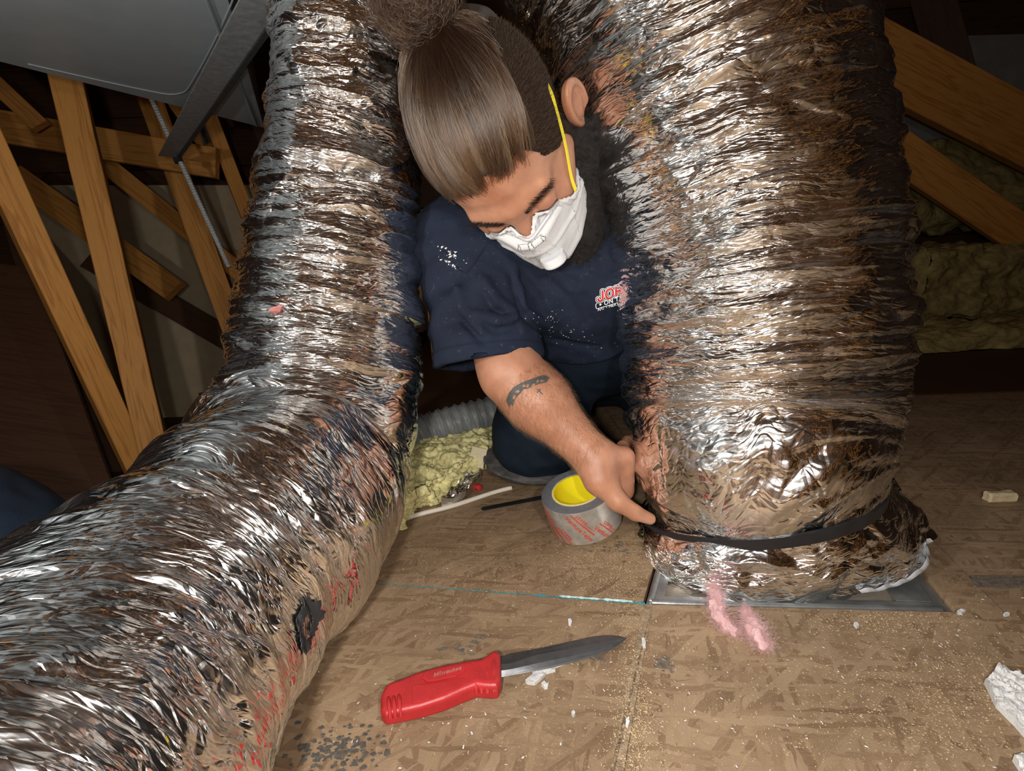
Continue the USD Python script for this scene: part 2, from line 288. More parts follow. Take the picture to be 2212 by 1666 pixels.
def cloth(name, col, dust=(0, 0, 0), damt=0.0):
    c = np.array(col)
    nodes = {'tc': ('texture_coordinate', {}), 'n': ('noise_texture', {'scale': 14, 'detail': 5}), 'r': ('rgb_ramp', {'ramp': [(.3, tuple(c * .8)), (.7, tuple(c * 1.25))]}),
             'd': ('noise_texture', {'scale': 120, 'detail': 5, 'roughness': .75}), 'dr': ('rgb_ramp', {'ramp': [(.60, (0, 0, 0)), (.80, (damt,) * 3)]}), 'm': ('mix', {'color2': dust}),
             'w': ('noise_texture', {'scale': 900, 'detail': 2}), 'f': ('noise_texture', {'scale': 26, 'detail': 3}), 'ad': ('math', {'math_type': 'multiply_add', 'value2': 3.0}), 'b': ('bump', {'strength': .35, 'distance': .0012}),
             'p': ('principled_bsdf', {'roughness': .85, 'specular_ior_level': .2, 'sheen_weight': .0})}
    mat(name, nodes, [('tc.object', 'n.vector'), ('n.fac', 'r.fac'), ('tc.object', 'd.vector'), ('d.fac', 'dr.fac'), ('dr.color', 'm.fac'), ('r.color', 'm.color1'), ('m.color', 'p.base_color'),
        ('tc.object', 'w.vector'), ('tc.object', 'f.vector'), ('f.fac', 'ad.value1'), ('w.fac', 'ad.value3'), ('ad.value', 'b.height'), ('b.normal', 'p.normal')], 'p.BSDF')
cloth('navy_shirt', (.011, .0155, .030), (.35, .33, .30), .25)
cloth('navy_pants', (.007, .014, .024), (.2, .2, .2), .15)
def hairmat(name, col, rough=.35):
    mat(name, {'h': ('principled_hair_bsdf', {'model': 'Chiang', 'parametrization': 'Direct coloring', 'color': col, 'roughness': rough, 'radial_roughness': .5, 'random_roughness': .3, 'offset': .035, 'coat': .1})}, [], 'h.BSDF')
hairmat('hair_brown', (.038, .018, .008), .34); hairmat('hair_dark', (.013, .006, .003), .34); hairmat('hair_light', (.085, .047, .022), .38); plain('hair_short', (.062, .038, .022), .6, 0, .5, 300, spec=.25); plain('hair_black', (.010, .0065, .0045), .6, 0, .4, 300, spec=.22); hairmat('arm_hair', (.06, .03, .015), .5)
plain('scalp_brown', (.030, .018, .011), .6, 0, .35, 120, .4, 500)
plain('scalp_short', (.026, .015, .009), .85, 0, .5, 350, .7, 700, spec=.1)
plain('beard_under', (.012, .008, .006), .8, 0, .3, 200, .8, 500)
plain('mask_white', (.60, .59, .585), .75, 0, .03, 40, .25, 400)
plain('valve_white', (.66, .66, .665), .45, 0, .02, 40)
plain('clip_grey', (.62, .61, .62), .35, .3, .05, 60)
plain('strap_yellow', (.80, .66, .02), .5, 0, .06, 80)
plain('tattoo', (.060, .062, .058), .6, 0, .35, 160)
plain('logo_red', (.52, .02, .02), .7, 0, .1, 100); plain('logo_white', (.80, .78, .78), .7, 0, .05, 100); plain('logo_navy', (.010, .016, .04), .8, 0, .1, 100)
plain('dust_white', (.60, .58, .55), .9, 0, .2, 200)
plain('knee_pad', (.075, .070, .066), .8, 0, .5, 60, .6, 200)
plain('grey_liner', (.52, .52, .53), .5, .2, .1, 60)
plain('dusty_metal', (.30, .25, .20), .6, .45, .35, 30, .3, 300)
plain('tape_side', (.16, .165, .18), .4, .3, .15, 120, .1, 500)
plain('tape_liner', (.46, .43, .38), .28, .55, .25, 45, .1, 200)
plain('core_yellow', (.82, .68, .01), .55, 0, .04, 40)
plain('paper_edge', (.62, .50, .36), .8, 0, .1, 100)
plain('print_red', (.48, .06, .03), .5, 0, .12, 80)
plain('cream_paper', (.62, .54, .36), .8, 0, .15, 60)
# ------------------------------------------------------------------ the setting: floor panels, roof boards, walls of an attic
def prism(pts, z0, z1, bev=.0015):
    return extrude(Polygon(pts).buffer(-.0012), z1 - z0, z0)
Tj = np.array([.164, .499]); FLAT = -.10
fl = numbered('/World', 'floor'); tag(UsdGeom.Xform.Define(stage, fl).GetPrim(), kind='structure'); BASE[fl] = np.zeros(3)
BX = [np.array(q) for q in ((.158, .499), (.530, .466), (.60, .70), (.575, .86), (.272, .86), (.199, .582))]   # opening in the decking
def deck(pts, mt='osb'): obj('panel', prism(pts, -.018, 0), mt, fl)
deck([Tj, (.077, .301), (-.32, -.60), (-.60, -.60), (-.66, .633)])
deck([Tj, (.530, .466), (1.9, .345), (1.9, -.60), (-.32, -.60), (.077, .301)])
deck([Tj, (-.66, .633), (-.60, 1.30), (.272, 1.30), (.272, .86), (.199, .582), (.158, .499)])
deck([(.272, .86), (.575, .86), (.60, .70), (.530, .466), (.585, .461), (.625, .60), (.70, .90), (.80, 1.30), (.272, 1.30)])
deck([(.585, .461), (1.9, .345), (1.9, .43), (.600, .512)])
deck([(.604, .526), (1.9, .45), (1.9, 1.30), (.80, 1.30), (.70, .90), (.625, .60)])
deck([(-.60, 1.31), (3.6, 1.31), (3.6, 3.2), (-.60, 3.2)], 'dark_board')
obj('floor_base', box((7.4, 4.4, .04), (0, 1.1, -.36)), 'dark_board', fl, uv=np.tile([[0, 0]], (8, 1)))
# teal chalk line along the joint, broken and paler to the right
V = []
ch = []
for i in range(90):
    t = i / 89; c = np.array([-.20, .5586]) * (1 - t) + np.array([.160, .4996]) * t
    w = .0006 + .0016 * t * RNG.random() + (.0012 if t > .6 and RNG.random() > .5 else 0)
    ch.append((c, w))
def ribbon(ch, z):
    d = unit(ch[-1][0] - ch[0][0]); n = np.array([-d[1], d[0]])
    V = []; F = []
    for i, (c, w) in enumerate(ch):
        V += [(*(c + n * w), z), (*(c - n * w), z)]
        if i: a = 2 * i; F += [(a - 2, a - 1, a + 1), (a - 2, a + 1, a)]
    return trimesh.Trimesh(np.array(V), np.array(F), process=False)
obj('chalk_line', ribbon(ch, .0006), 'chalk', fl, label='teal chalk mark along the panel joint')
obj('chalk_line', ribbon([(c + (.001, .0012), w * .8) for c, w in ch if True][62:86], .0009), 'chalk_pale', fl, label='pale patch of the chalk mark')
# walls and roof
def wall(name, a, b, z0, z1, mt, th=.02):
    a, b = np.array(a), np.array(b); d = unit(np.r_[b - a, 0]); L = np.linalg.norm(b - a)
    p = numbered('/World', name); tag(UsdGeom.Xform.Define(stage, p).GetPrim(), kind='structure'); BASE[p] = np.zeros(3)
    n = max(1, int(round((z1 - z0) / .28)))
    for i in range(n):
        za, zb = z0 + (z1 - z0) * i / n, z0 + (z1 - z0) * (i + 1) / n - .004
        timber('board', np.r_[a, (za + zb) / 2], np.r_[b, (za + zb) / 2], zb - za, th, np.cross(d, (0, 0, 1)), mt, p)
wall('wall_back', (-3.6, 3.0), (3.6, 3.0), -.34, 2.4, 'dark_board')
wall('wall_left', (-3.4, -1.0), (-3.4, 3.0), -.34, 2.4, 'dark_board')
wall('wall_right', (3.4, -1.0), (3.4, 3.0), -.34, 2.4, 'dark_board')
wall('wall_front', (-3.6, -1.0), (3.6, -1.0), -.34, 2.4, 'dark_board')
wf = '/World/wall_front'
for i in range(12): x = -2.4 + .42 * i; timber('stud', (x, -.94, 0), (x, -.94, 2.1), .06, .09, (0, 1, 0), 'pine', wf)
cl = numbered('/World', 'ceiling'); tag(UsdGeom.Xform.Define(stage, cl).GetPrim(), kind='structure'); BASE[cl] = np.zeros(3)
for i in range(14):
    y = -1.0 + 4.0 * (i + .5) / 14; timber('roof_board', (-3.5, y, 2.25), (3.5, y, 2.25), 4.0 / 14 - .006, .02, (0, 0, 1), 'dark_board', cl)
for i in range(11):
    x = -2.1 + .42 * i; timber('rafter', (x, -.98, 2.16), (x, 2.98, 2.16), .045, .14, (0, 0, 1), 'pine', cl)

# ------------------------------------------------------------------ timbers at the left
def stick(name, p0, p1, w, t, label, cat='timber', mt='pine', face=None, rough=.0, ext=(0, 0), group=None):
    a, b = P(*p0), P(*p1); d = b - a
    a, b = a - d * ext[0], b + d * ext[1]
    f = face if face is not None else CC - (a + b) / 2
    return timber(name, a, b, w, t, f, mt, rough=rough, label=label, cat=cat, group=group)
stick('stud', (140, 150, 1.44), (355, 1060, 1.60), .078, .10, 'orange pine stud with dark split corner between the grey unit and the foil duct', rough=.002, ext=(.25, .12), face=(.55, -.8, 0))
stick('stud', (-10, 350, 1.36), (320, 1060, 1.75), .074, .09, 'leftmost slanting pine stud, brightly lit on its narrow edge', ext=(.25, .12), face=(.75, -.6, 0))
stick('stud', (325, 215, 2.13), (500, 700, 2.28), .098, .038, 'pine stud behind the threaded rod', ext=(.3, .5), face=(.5, -.85, 0.1))
stick('stud', (452, 250, 2.10), (560, 530, 2.16), .060, .06, 'pine stud close to the left foil duct, meeting the cross rail end', ext=(.3, .8), face=(.5, -.85, 0))
stick('cross_rail', (-20, 270, 1.90), (470, 354, 2.04), .125, .038, 'horizontal pine rail crossing behind the studs under the grey unit', ext=(.25, 0), face=(.1, -1, .05))
stick('brace', (60, 400, 2.2), (345, 605, 2.2), .11, .04, 'pale diagonal wooden brace low behind the two front studs', ext=(.1, .12))
stick('brace', (215, 345, 2.30), (520, 590, 2.36), .088, .04, 'thin diagonal brace running down from under the cross rail', ext=(.1, .4))
stick('brace', (390, 230, 2.22), (462, 330, 2.20), .085, .038, 'short diagonal block with a metal plate above the rail end', ext=(.4, .1))
stick('brace', (0, 190, 1.7), (75, 260, 1.75), .06, .04, 'short slanting brace in the upper left corner', ext=(1.2, .2))
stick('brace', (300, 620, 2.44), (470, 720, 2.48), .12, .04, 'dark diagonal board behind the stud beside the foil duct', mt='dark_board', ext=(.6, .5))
# boards whose dark brown stands for a cast shadow, cream drywall behind
def slab(name, pts_px, z, th, mt, label, cat='board'):
    pts = np.array([P(x, y, zz) for (x, y), zz in zip(pts_px, z)]); n = unit(np.cross(pts[1] - pts[0], pts[2] - pts[0]))
    if n @ (CC - pts[0]) < 0: n = -n
    k = len(pts); V = np.vstack([pts, pts - n * th]); F = [(0, i, i + 1) for i in range(1, k - 1)] + [(k, k + i + 1, k + i) for i in range(1, k - 1)]
    F += sum([[(i, i + k, (i + 1) % k), ((i + 1) % k, i + k, (i + 1) % k + k)] for i in range(k)], [])
    t = trimesh.Trimesh(V, np.array(F), process=False); t.fix_normals()
    d = unit(pts[1] - pts[0]); e = np.cross(n, d)
    return obj(name, t, mt, uv=np.stack([(t.vertices - pts[0]) @ d, (t.vertices - pts[0]) @ e], 1), label=label, cat=cat, base=pts[0])
slab('drywall_sheet', [(60, 400), (560, 400), (600, 1250), (60, 1250)], [2.60, 2.60, 2.55, 2.55], .012, 'cream_board', 'cream drywall sheet at the back of the left side, seen between the studs', 'drywall')
slab('eave_board', [(-60, 560), (70, 580), (330, 1290), (-60, 1290)], [1.86, 1.88, 1.62, 1.45], .014, 'dark_board', 'wide board with a shadow painted in as dark brown, leaning behind the foreground duct in the lower left corner')
slab('eave_board', [(5, 480), (165, 660), (420, 1290), (250, 1290)], [1.98, 1.98, 1.86, 1.80], .014, 'dark_board', 'narrower board with a shadow painted in as dark brown, under the leftmost slanting stud')
slab('nail_plate', [(428, 268), (446, 262), (458, 300), (440, 316)], [2.165, 2.165, 2.165, 2.165], .003, 'sheet_metal', 'square steel nail plate on the short block above the rail end', 'nail plate')
# ------------------------------------------------------------------ grey air handler cabinet, its steel strut and rod
HU = .87
ga, gb = G(0, 133, HU), G(558, 273, HU)                              # lower edge of the cabinet's underside
e1 = unit((gb - ga) * (1, 1, 0)); e2 = np.array([e1[1], -e1[0], 0])     # e2 points back towards the camera
c0 = gb + e1 * .02
au = thing('air_handler', 'grey painted metal cabinet hanging in the upper left corner, seen from below', 'air handler', c0)
def lbox(u0, u1, v0, v1, z0, z1, bev=.003):
    ctr = c0 + e1 * (u0 + u1) / 2 + e2 * (v0 + v1) / 2; ctr[2] = (z0 + z1) / 2
    return box((abs(u1 - u0), abs(v1 - v0), z1 - z0), ctr, np.array([e1, e2, (0, 0, 1)]).T, bev)
cab = extrude(Polygon([(0, 0), (-.52, .62), (-1.6, .62), (-1.6, 0)]), .5)
cab.vertices = c0 * (1, 1, 0) + cab.vertices[:, :1] * e1 + cab.vertices[:, 1:2] * e2 + (cab.vertices[:, 2:] + HU) * np.array([0, 0, 1.0]); cab.fix_normals()
obj('cabinet', cab, 'grey_paint', au)
# embossed rectangle on the underside: a thin raised bead with rounded corner
def bead(px): return np.array([G(x, y, HU - .001) for x, y in px])
bd = [(525, -60), (470, 75), (425, 160), (408, 188), (392, 201), (370, 204), (330, 198), (200, 170), (60, 138)]
obj('pressed_bead', tube(spline(bead(bd), 60), .0016, 6), 'grey_paint', au)
q0, q1 = c0 - e1 * .035 + e2 * .012, c0 - e1 * .555 + e2 * .61
obj('edge_flange', tube(np.linspace(q0, q1, 12) + (0, 0, HU - c0[2] - .002), .004, 8), 'grey_paint', au, label='folded edge at the end of the underside')
st = thing('steel_strut', 'grey dusty steel angle running under the cabinet corner', 'steel angle', G(362, 338, HU - .020))
sa, sb = G(362, 338, HU - .020), G(600, -60, HU - .020)
sd = unit(sb - sa); sn = np.array([sd[1], -sd[0], 0.0])
sb = sa + sd * 1.36
obj('flange', box((.056, np.linalg.norm(sb - sa), .003), (sa + sb) / 2, np.array([sn, sd, (0, 0, 1)]).T, .0008), 'strut_steel', st)
obj('web', box((.012, np.linalg.norm(sb - sa), .014), (sa + sb) / 2 - sn * .033 + (0, 0, .002), np.array([sn, sd, (0, 0, 1)]).T, .0008), 'strut_shade', st, label='folded edge of the angle with its shade painted dark')
# threaded rod
zr = (sa - CC) @ F_ - .006
ra_, rb_ = P(323, 205, zr - .02), P(495, 578, zr + .05)
rd = thing('threaded_rod', 'thin zinc threaded rod hanging past the end of the steel angle', 'threaded rod', rb_)
n = 260; ts = np.linspace(0, 1, n)
obj('rod', tube(ra_ + (rb_ - ra_) * ts[:, None], 00.0085 + .0008 * np.sign(np.sin(ts * n * 1.6)), 8), 'zinc', rd)
mid = P(385, 346, zr)
obj('nut', place(trimesh.creation.cylinder(.016, .016, sections=6), mid, frame(rb_ - ra_)), 'black_soft', rd, label='dark nut under the strut')
# ------------------------------------------------------------------ behind the man and at the right
stick('post', (930, 560, 2.1), (962, 885, 2.2), .075, .06, 'orange post in the dark gap left of the man\'s sleeve', ext=(.3, .1))
stick('brace', (880, 560, 2.3), (960, 700, 2.3), .08, .04, 'orange brace meeting the post left of the sleeve', ext=(.3, .3))
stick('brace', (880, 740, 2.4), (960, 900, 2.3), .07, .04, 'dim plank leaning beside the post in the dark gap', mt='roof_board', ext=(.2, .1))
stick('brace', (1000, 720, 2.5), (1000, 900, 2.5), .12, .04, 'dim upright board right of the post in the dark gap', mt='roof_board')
stick('roof_brace', (1790, 70, 1.95), (2330, 352, 2.15), .230, .06, 'wide brown timber slanting across the upper right, pale where light falls on it', ext=(.8, .4), face=(-.4, -1, 0))
stick('roof_brace', (1900, 300, 2.0), (2260, 548, 2.25), .145, .05, 'short brown brace low behind the right duct', ext=(.4, .1), face=(-.4, -1, 0))
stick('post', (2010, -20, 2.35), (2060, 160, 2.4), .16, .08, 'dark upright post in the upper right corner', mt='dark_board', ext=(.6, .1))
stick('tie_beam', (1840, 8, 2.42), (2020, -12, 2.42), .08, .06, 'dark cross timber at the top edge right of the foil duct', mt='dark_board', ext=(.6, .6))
slab('roof_panel', [(1820, -80), (2300, -80), (2330, 330), (1820, 330)], [2.62, 2.62, 2.55, 2.55], .012, 'grey_dim', 'dull grey roof panel at the far upper right', 'panel')
# ------------------------------------------------------------------ insulated foil ducts
def creased(s, a, per, ds, da, amp, seed, slant=0.0):
    """piecewise-flat crumple: random heights on stretched random points, joined by flat triangles; periodic in a"""
    r = np.random.default_rng(seed); L = s.max() - s.min() + 4 * ds
    n = int(L * per / (ds * da)); ps = r.uniform(s.min() - 2 * ds, s.max() + 2 * ds, n); pa = r.uniform(0, per, n); h = r.uniform(-1, 1, n)
    pad = min(per * .5, 4 * da); lo, hi = pa < pad, pa > per - pad
    ps, pa, h = np.r_[ps, ps[lo], ps[hi]], np.r_[pa, pa[lo] + per, pa[hi] - per], np.r_[h, h[lo], h[hi]]
    return amp * LinearNDInterpolator(np.c_[ps / ds, pa / da], h, fill_value=0)(np.c_[s.ravel() / ds, a.ravel() / da]).reshape(s.shape)
def foil_tube(stations, ns, na, seed, amps=(1, 1, 1), warp=None, shape=None, near_flat=0.0, ref=(0, -1, 0)):
    st = np.array(stations, float); d = np.r_[0, np.cumsum(np.linalg.norm(np.diff(st[:, :3], axis=0), axis=1))]
    cs = CubicSpline(d, st); s = np.linspace(0, d[-1], ns); q = cs(s); C, R = q[:, :3], q[:, 3]
    T = cs(s, 1)[:, :3]; T /= np.linalg.norm(T, axis=1, keepdims=True)
    x = np.asarray(ref, float); X = np.zeros((ns, 3))
    for i in range(ns): x = unit(x - T[i] * (x @ T[i])); X[i] = x
    Y = np.cross(T, X)
    # denser columns on the side towards the camera (angle 0 = ref)
    u = np.linspace(-1, 1, na, endpoint=False); ang = np.pi * (u + .28 * np.sin(np.pi * u) * -1)
    ang = np.pi * (u * .72 + .28 * u ** 3)
    S, A = np.meshgrid(s, ang, indexing='ij')
    rm = R.mean(); arc = (A + np.pi) * rm; per = 2 * np.pi * rm
    Sw = S + (warp(S, A, d[-1]) if warp else 0)
    g = meshkit.noise(np.stack([S * 6, np.cos(A) * 1.5 + 5, np.sin(A) * 1.5 + 5], -1), seed)      # slack varies over the jacket
    k = .45 + 1.1 * g
    near = 1 - .45 * np.clip((S / d[-1] - .62) / .12, 0, 1) * near_flat                     # slacker, flatter jacket
    h = amps[0] * k * near * (creased(Sw, arc, per, .026, .075, .0062, seed) + creased(Sw, arc, per, .012, .17, .0058, seed + 4)) + amps[1] * k * creased(Sw, arc, per, .0075, .055, .0024, seed + 1) + amps[2] * k * creased(Sw, arc, per, .0038, .016, .0008, seed + 2)
    h += .006 * (meshkit.fbm(np.stack([S * 5, np.cos(A) * 1.2 + 9, np.sin(A) * 1.2 + 9], -1), 3, seed + 9) - .5) * 2
    Rr = R[:, None] * (shape(S, A, d[-1]) if shape is not None else 1) + h
    V = C[:, None] + Rr[..., None] * (np.cos(A)[..., None] * X[:, None] + np.sin(A)[..., None] * Y[:, None])
    i, j = np.meshgrid(np.arange(ns - 1), np.arange(na), indexing='ij'); j2 = (j + 1) % na
    Q = np.stack([i * na + j, i * na + j2, (i + 1) * na + j2, (i + 1) * na + j], -1).reshape(-1, 4)
    F = np.vstack([Q[:, [0, 1, 2]], Q[:, [0, 2, 3]]])
    t = trimesh.Trimesh(V.reshape(-1, 3), F, process=False)
    if (t.vertex_normals[(ns // 2) * na + na // 2] @ X[ns // 2]) < 0: F = F[:, ::-1]; t = trimesh.Trimesh(V.reshape(-1, 3), F, process=False)
    return t, np.stack([Sw.ravel(), (arc).ravel()], 1), V
def ray(px, py): return unit(CM @ np.array([(px - 1106) / FPX, -(py - 833) / FPX, 1.0]))
def st(L, R, y, z, yr=None):
    """centre and radius of a round tube whose two outlines are seen at these two points, its axis at depth z"""
    u, v = ray(L, y), ray(R, y if yr is None else yr); c = unit(u + v); D = z / (c @ F_); return (*(CC + c * D), D * math.sin(math.acos(u @ v) / 2))
LD = [st(586, 850, -120, .70), st(582, 870, 20, .715), st(581, 882, 150, .735), st(576, 896, 280, .755), st(544, 906, 420, .765), st(522, 914, 560, .775), st(500, 914, 680, .775), st(480, 910, 800, .765), st(440, 905, 900, .745),
      (-.327, .676, .158, .164), (-.300, .55, .142, .150), (-.304, .44, .137, .144), (-.316, .36, .13, .135), (-.314, .30, .126, .130), (-.302, .22, .124, .128), (-.29, .12, .125, .128), (-.28, 0.0, .125, .128)]
def lshape(S, A, L):
    s = S / L
    dent = lambda c, w, a: 1 - a * np.exp(-((s - c) / w) ** 2)
    return dent(.60, .012, .055) * dent(.475, .010, .03) * dent(.72, .014, .07)
lt, luv, LV = foil_tube(LD, 700, 440, 11, (1.0, 1.0, 1.0), shape=lshape, near_flat=1.0)
ld = thing('foil_duct', 'silver foil flexible duct on the left, bending from upright to the floor in the foreground', 'duct', (-.40, .45, 0), 'insulated foil ducts')
obj('foil_jacket', lt, 'foil', ld, smooth=True, uv=luv)
# right duct: rises from the boot and leans to the left
RD = [(.372, .660, -.012, .146), (.372, .660, .045, .150), st(1374, 1928, 1005, .722), st(1356, 1955, 920, .735), st(1344, 1972, 800, .74), st(1338, 1976, 690, .735), st(1330, 1970, 590, .73), st(1308, 1957, 460, .72), st(1268, 1918, 310, .705), st(1212, 1868, 150, .69), st(1150, 1815, 0, .675), st(1080, 1750, -150, .66), st(1000, 1680, -300, .65)]
def rshape(S, A, L):
    s = S / L
    left = np.exp(-((A + 1.35) / .55) ** 2)
    return 1 - left * (.10 * np.exp(-((s - .42) / .035) ** 2) + .05 * np.exp(-((s - .60) / .03) ** 2))
def rwarp(S, A, L): return .10 * np.sin(A) * (S / L - .45) + .02 * np.sin(A * .5)
rt, ruv, RV = foil_tube(RD, 680, 520, 23, (1.0, 1.0, 1.0), warp=rwarp, shape=rshape)
rd_ = thing('foil_duct', 'wide silver foil duct on the right, tied with a black strap near the floor', 'duct', (.40, .69, 0), 'insulated foil ducts')
obj('foil_jacket', rt, 'foil', rd_, smooth=True, uv=ruv)
# loose cuff below the strap, flaring over the boot, with a pale torn hem
bc = np.array([.380, .600, 0]); top = np.array([.372, .660, .050])
zs = lambda a: .052 + .042 * np.cos(a) + .040 * np.sin(a)             # height of the strap round the jacket
na = 460; ns = 110; ang = np.linspace(-np.pi, np.pi, na, endpoint=False)
S, A = np.meshgrid(np.linspace(0, 1, ns), ang, indexing='ij')
dirs = np.stack([np.sin(A), -np.cos(A), 0 * A], -1)
hem = .010 + .018 * np.sin(A) - .012 * np.cos(A) + .030 * np.exp(-((A - 1.55) / .35) ** 2)
upper = top * (1, 1, 0) + dirs * (.1495 + .002 * np.sin(5 * A))[..., None]; upper[..., 2] = zs(A) + .016
lower = np.stack([.380 + .187 * np.sin(A), .589 - np.where(np.cos(A) > 0, .100, .20) * np.cos(A), hem + .004 * np.sin(7 * A)], -1)
lower += dirs * (.022 * np.exp(-((A - 1.30) / .14) ** 2))[..., None]
arc = (A + np.pi) * .2
hh = creased(S * .09, arc, 2 * np.pi * .2, .022, .045, .0075, 5) + creased(S * .09, arc, 2 * np.pi * .2, .009, .02, .003, 6)
Sb = np.clip(1.12 * S - .12, 0, 1)
V = upper * (1 - Sb[..., None] ** .85) + lower * Sb[..., None] ** .85 + dirs * (.013 * np.sin(np.pi * Sb) + hh * np.minimum(1, 3 * Sb + .03))[..., None]
V[..., 2] += .012 * np.clip(.12 - S, 0, 1) / .12
i, j = np.meshgrid(np.arange(ns - 1), np.arange(na), indexing='ij'); j2 = (j + 1) % na
Q = np.stack([i * na + j, i * na + j2, (i + 1) * na + j2, (i + 1) * na + j], -1).reshape(-1, 4)
cf = trimesh.Trimesh(V.reshape(-1, 3), np.vstack([Q[:, [0, 2, 1]], Q[:, [0, 3, 2]]]), process=False)
obj('foil_cuff', cf, 'foil', rd_, smooth=True, uv=np.stack([S.ravel() * .09, arc.ravel()], 1), label='loose crumpled foil cuff below the black strap')
fq = [P(1886, 1062, .742), P(1924, 1014, .775), P(1952, 1075, .765), P(1986, 1142, .745), P(1975, 1190, .735), P(1900, 1110, .72)]
fp = np.array(fq); fc_ = fp.mean(0); ft = trimesh.Trimesh(np.vstack([fp, fc_ + F_ * .004, fp - F_ * .0015, fc_ + F_ * .0025]), np.array([(k, (k + 1) % 6, 6) for k in range(6)] + [((k + 1) % 6 + 7, k + 7, 13) for k in range(6)] + sum([[(k, k + 7, (k + 1) % 6), ((k + 1) % 6, k + 7, (k + 1) % 6 + 7)] for k in range(6)], [])), process=False)
fv, ff = trimesh.remesh.subdivide_to_size(ft.vertices, ft.faces, .005, max_iter=7); fv = fv + np.outer((meshkit.fbm(fv * 70, 3, 8) - .5) * .010, F_)
obj('foil_flap', trimesh.Trimesh(fv, ff, process=False), 'foil', rd_, uv=fv[:, [2, 0]], label='corner of the foil cuff standing up at the right')
# ------------------------------------------------------------------ the man
HS = 1.2
HX, HY, HZ = (np.array(q) for q in ((.8679, -.3730, .3281), (.2209, -.3017, -.9274), (-.4449, -.8774, .1795)))   # his left, his face, his crown
HO = P(1090, 312, .645)
HB = np.array([HX, HY, HZ])
def hp(x, y, z): return HO + (np.array([x, y, z]) * HS) @ HB
def hpa(q): return HO + (np.asarray(q) * HS) @ HB
def hl(p): return ((np.asarray(p) - HO) @ HB.T) / HS
NECK = np.array([.095, .855, .505])
SHR, ELR, WRR = P(1008, 535, .82), P(1103, 805, .765), P(1283, 990, .728)
SHL, ELL, WRL = np.array([.33, .95, .47]), np.array([.53, 1.03, .28]), np.array([.60, .90, .13])
PEL, BEL, CHE = np.array([.21, 1.24, .20]), np.array([.175, 1.06, .29]), np.array([.135, .95, .41])
KNR, KNL, HIR, HIL = np.array([.048, .885, .085]), np.array([.37, 1.03, .085]), np.array([.12, 1.22, .17]), np.array([.31, 1.25, .17])
FTR, FTL = np.array([.08, 1.36, .06]), np.array([.33, 1.42, .06])
def head_l(q):
    s = np.abs(q[..., 0]); m = np.stack([s, q[..., 1], q[..., 2]], -1)
    d = ell_sdf(q, (0, -.008, .045), (.0765, .099, .083))
    d = smin(d, ell_sdf(q, (0, .036, -.028), (.059, .066, .088)), .03)
    d = smin(d, seg_sdf(m, (.052, .0, -.05), (.012, .070, -.100), .024, .020), .03)
    d = smin(d, seg_sdf(m, (0, .089, .036), (.040, .079, .034), .012, .010), .014)
    d = smin(d, seg_sdf(m, (.044, .066, -.012), (.058, .03, -.005), .020, .016), .02)
    d = smax(d, -(np.linalg.norm(m - (.030, .108, .013), axis=-1) - .017), .012)
    d = smin(d, ell_sdf(m, (.031, .083, .011), (.0145, .013, .0115)), .003)
    d = smin(d, seg_sdf(m, (.017, .0935, .0115), (.044, .089, .0095), .0022, .0016), .002)      # lower edge of the closed lid
    d = smin(d, seg_sdf(q, (0, .094, .022), (0, .114, -.022), .008, .012), .010)
    d = smin(d, seg_sdf(m, (.004, .110, -.026), (.014, .100, -.028), .010, .008), .006)
    d = smin(d, seg_sdf(m, (0, .098, -.058), (.022, .090, -.060), .0065, .004), .006)
    d = smin(d, seg_sdf(m, (0, .096, -.068), (.020, .089, -.066), .0075, .004), .004)
    # ears: a tilted shell with a rim and a hollow
    ex = m - (.079, .000, -.002); c, s_ = math.cos(.45), math.sin(.45)
    e = np.stack([ex[..., 0] * c + ex[..., 1] * s_, -ex[..., 0] * s_ + ex[..., 1] * c, ex[..., 2]], -1)
    ear = ell_sdf(e, (.006, -.006, 0), (.0065, .019, .033))
    rim = np.abs(np.sqrt(((e[..., 1] + .006) / .0165) ** 2 + ((e[..., 2]) / .030) ** 2) - 1) * .018
    ear = smin(ear, np.maximum(np.sqrt(rim ** 2 + (e[..., 0] - .011) ** 2) - .0038, -(e[..., 2] + .022)), .003)
    ear = smax(ear, -ell_sdf(e, (.0135, -.003, .005), (.0075, .0110, .0215)), .002)
    d = smin(d, ear, .006)
    return d
def head_w(p): return head_l(hl(p)) * HS
def neck_w(p): return seg_sdf(p, hp(0, -.025, -.03), NECK, .060, .070)
def torso(p, o=0.0):
    d = seg_sdf(p, PEL, BEL, .150 + o, .158 + o); d = smin(d, seg_sdf(p, BEL, CHE, .158 + o, .150 + o), .05)
    d = smin(d, seg_sdf(p, SHR + (.035, .02, .0), SHL, .070 + o, .070 + o), .09); return smin(d, seg_sdf(p, CHE, NECK, .11 + o, .065 + o), .06)
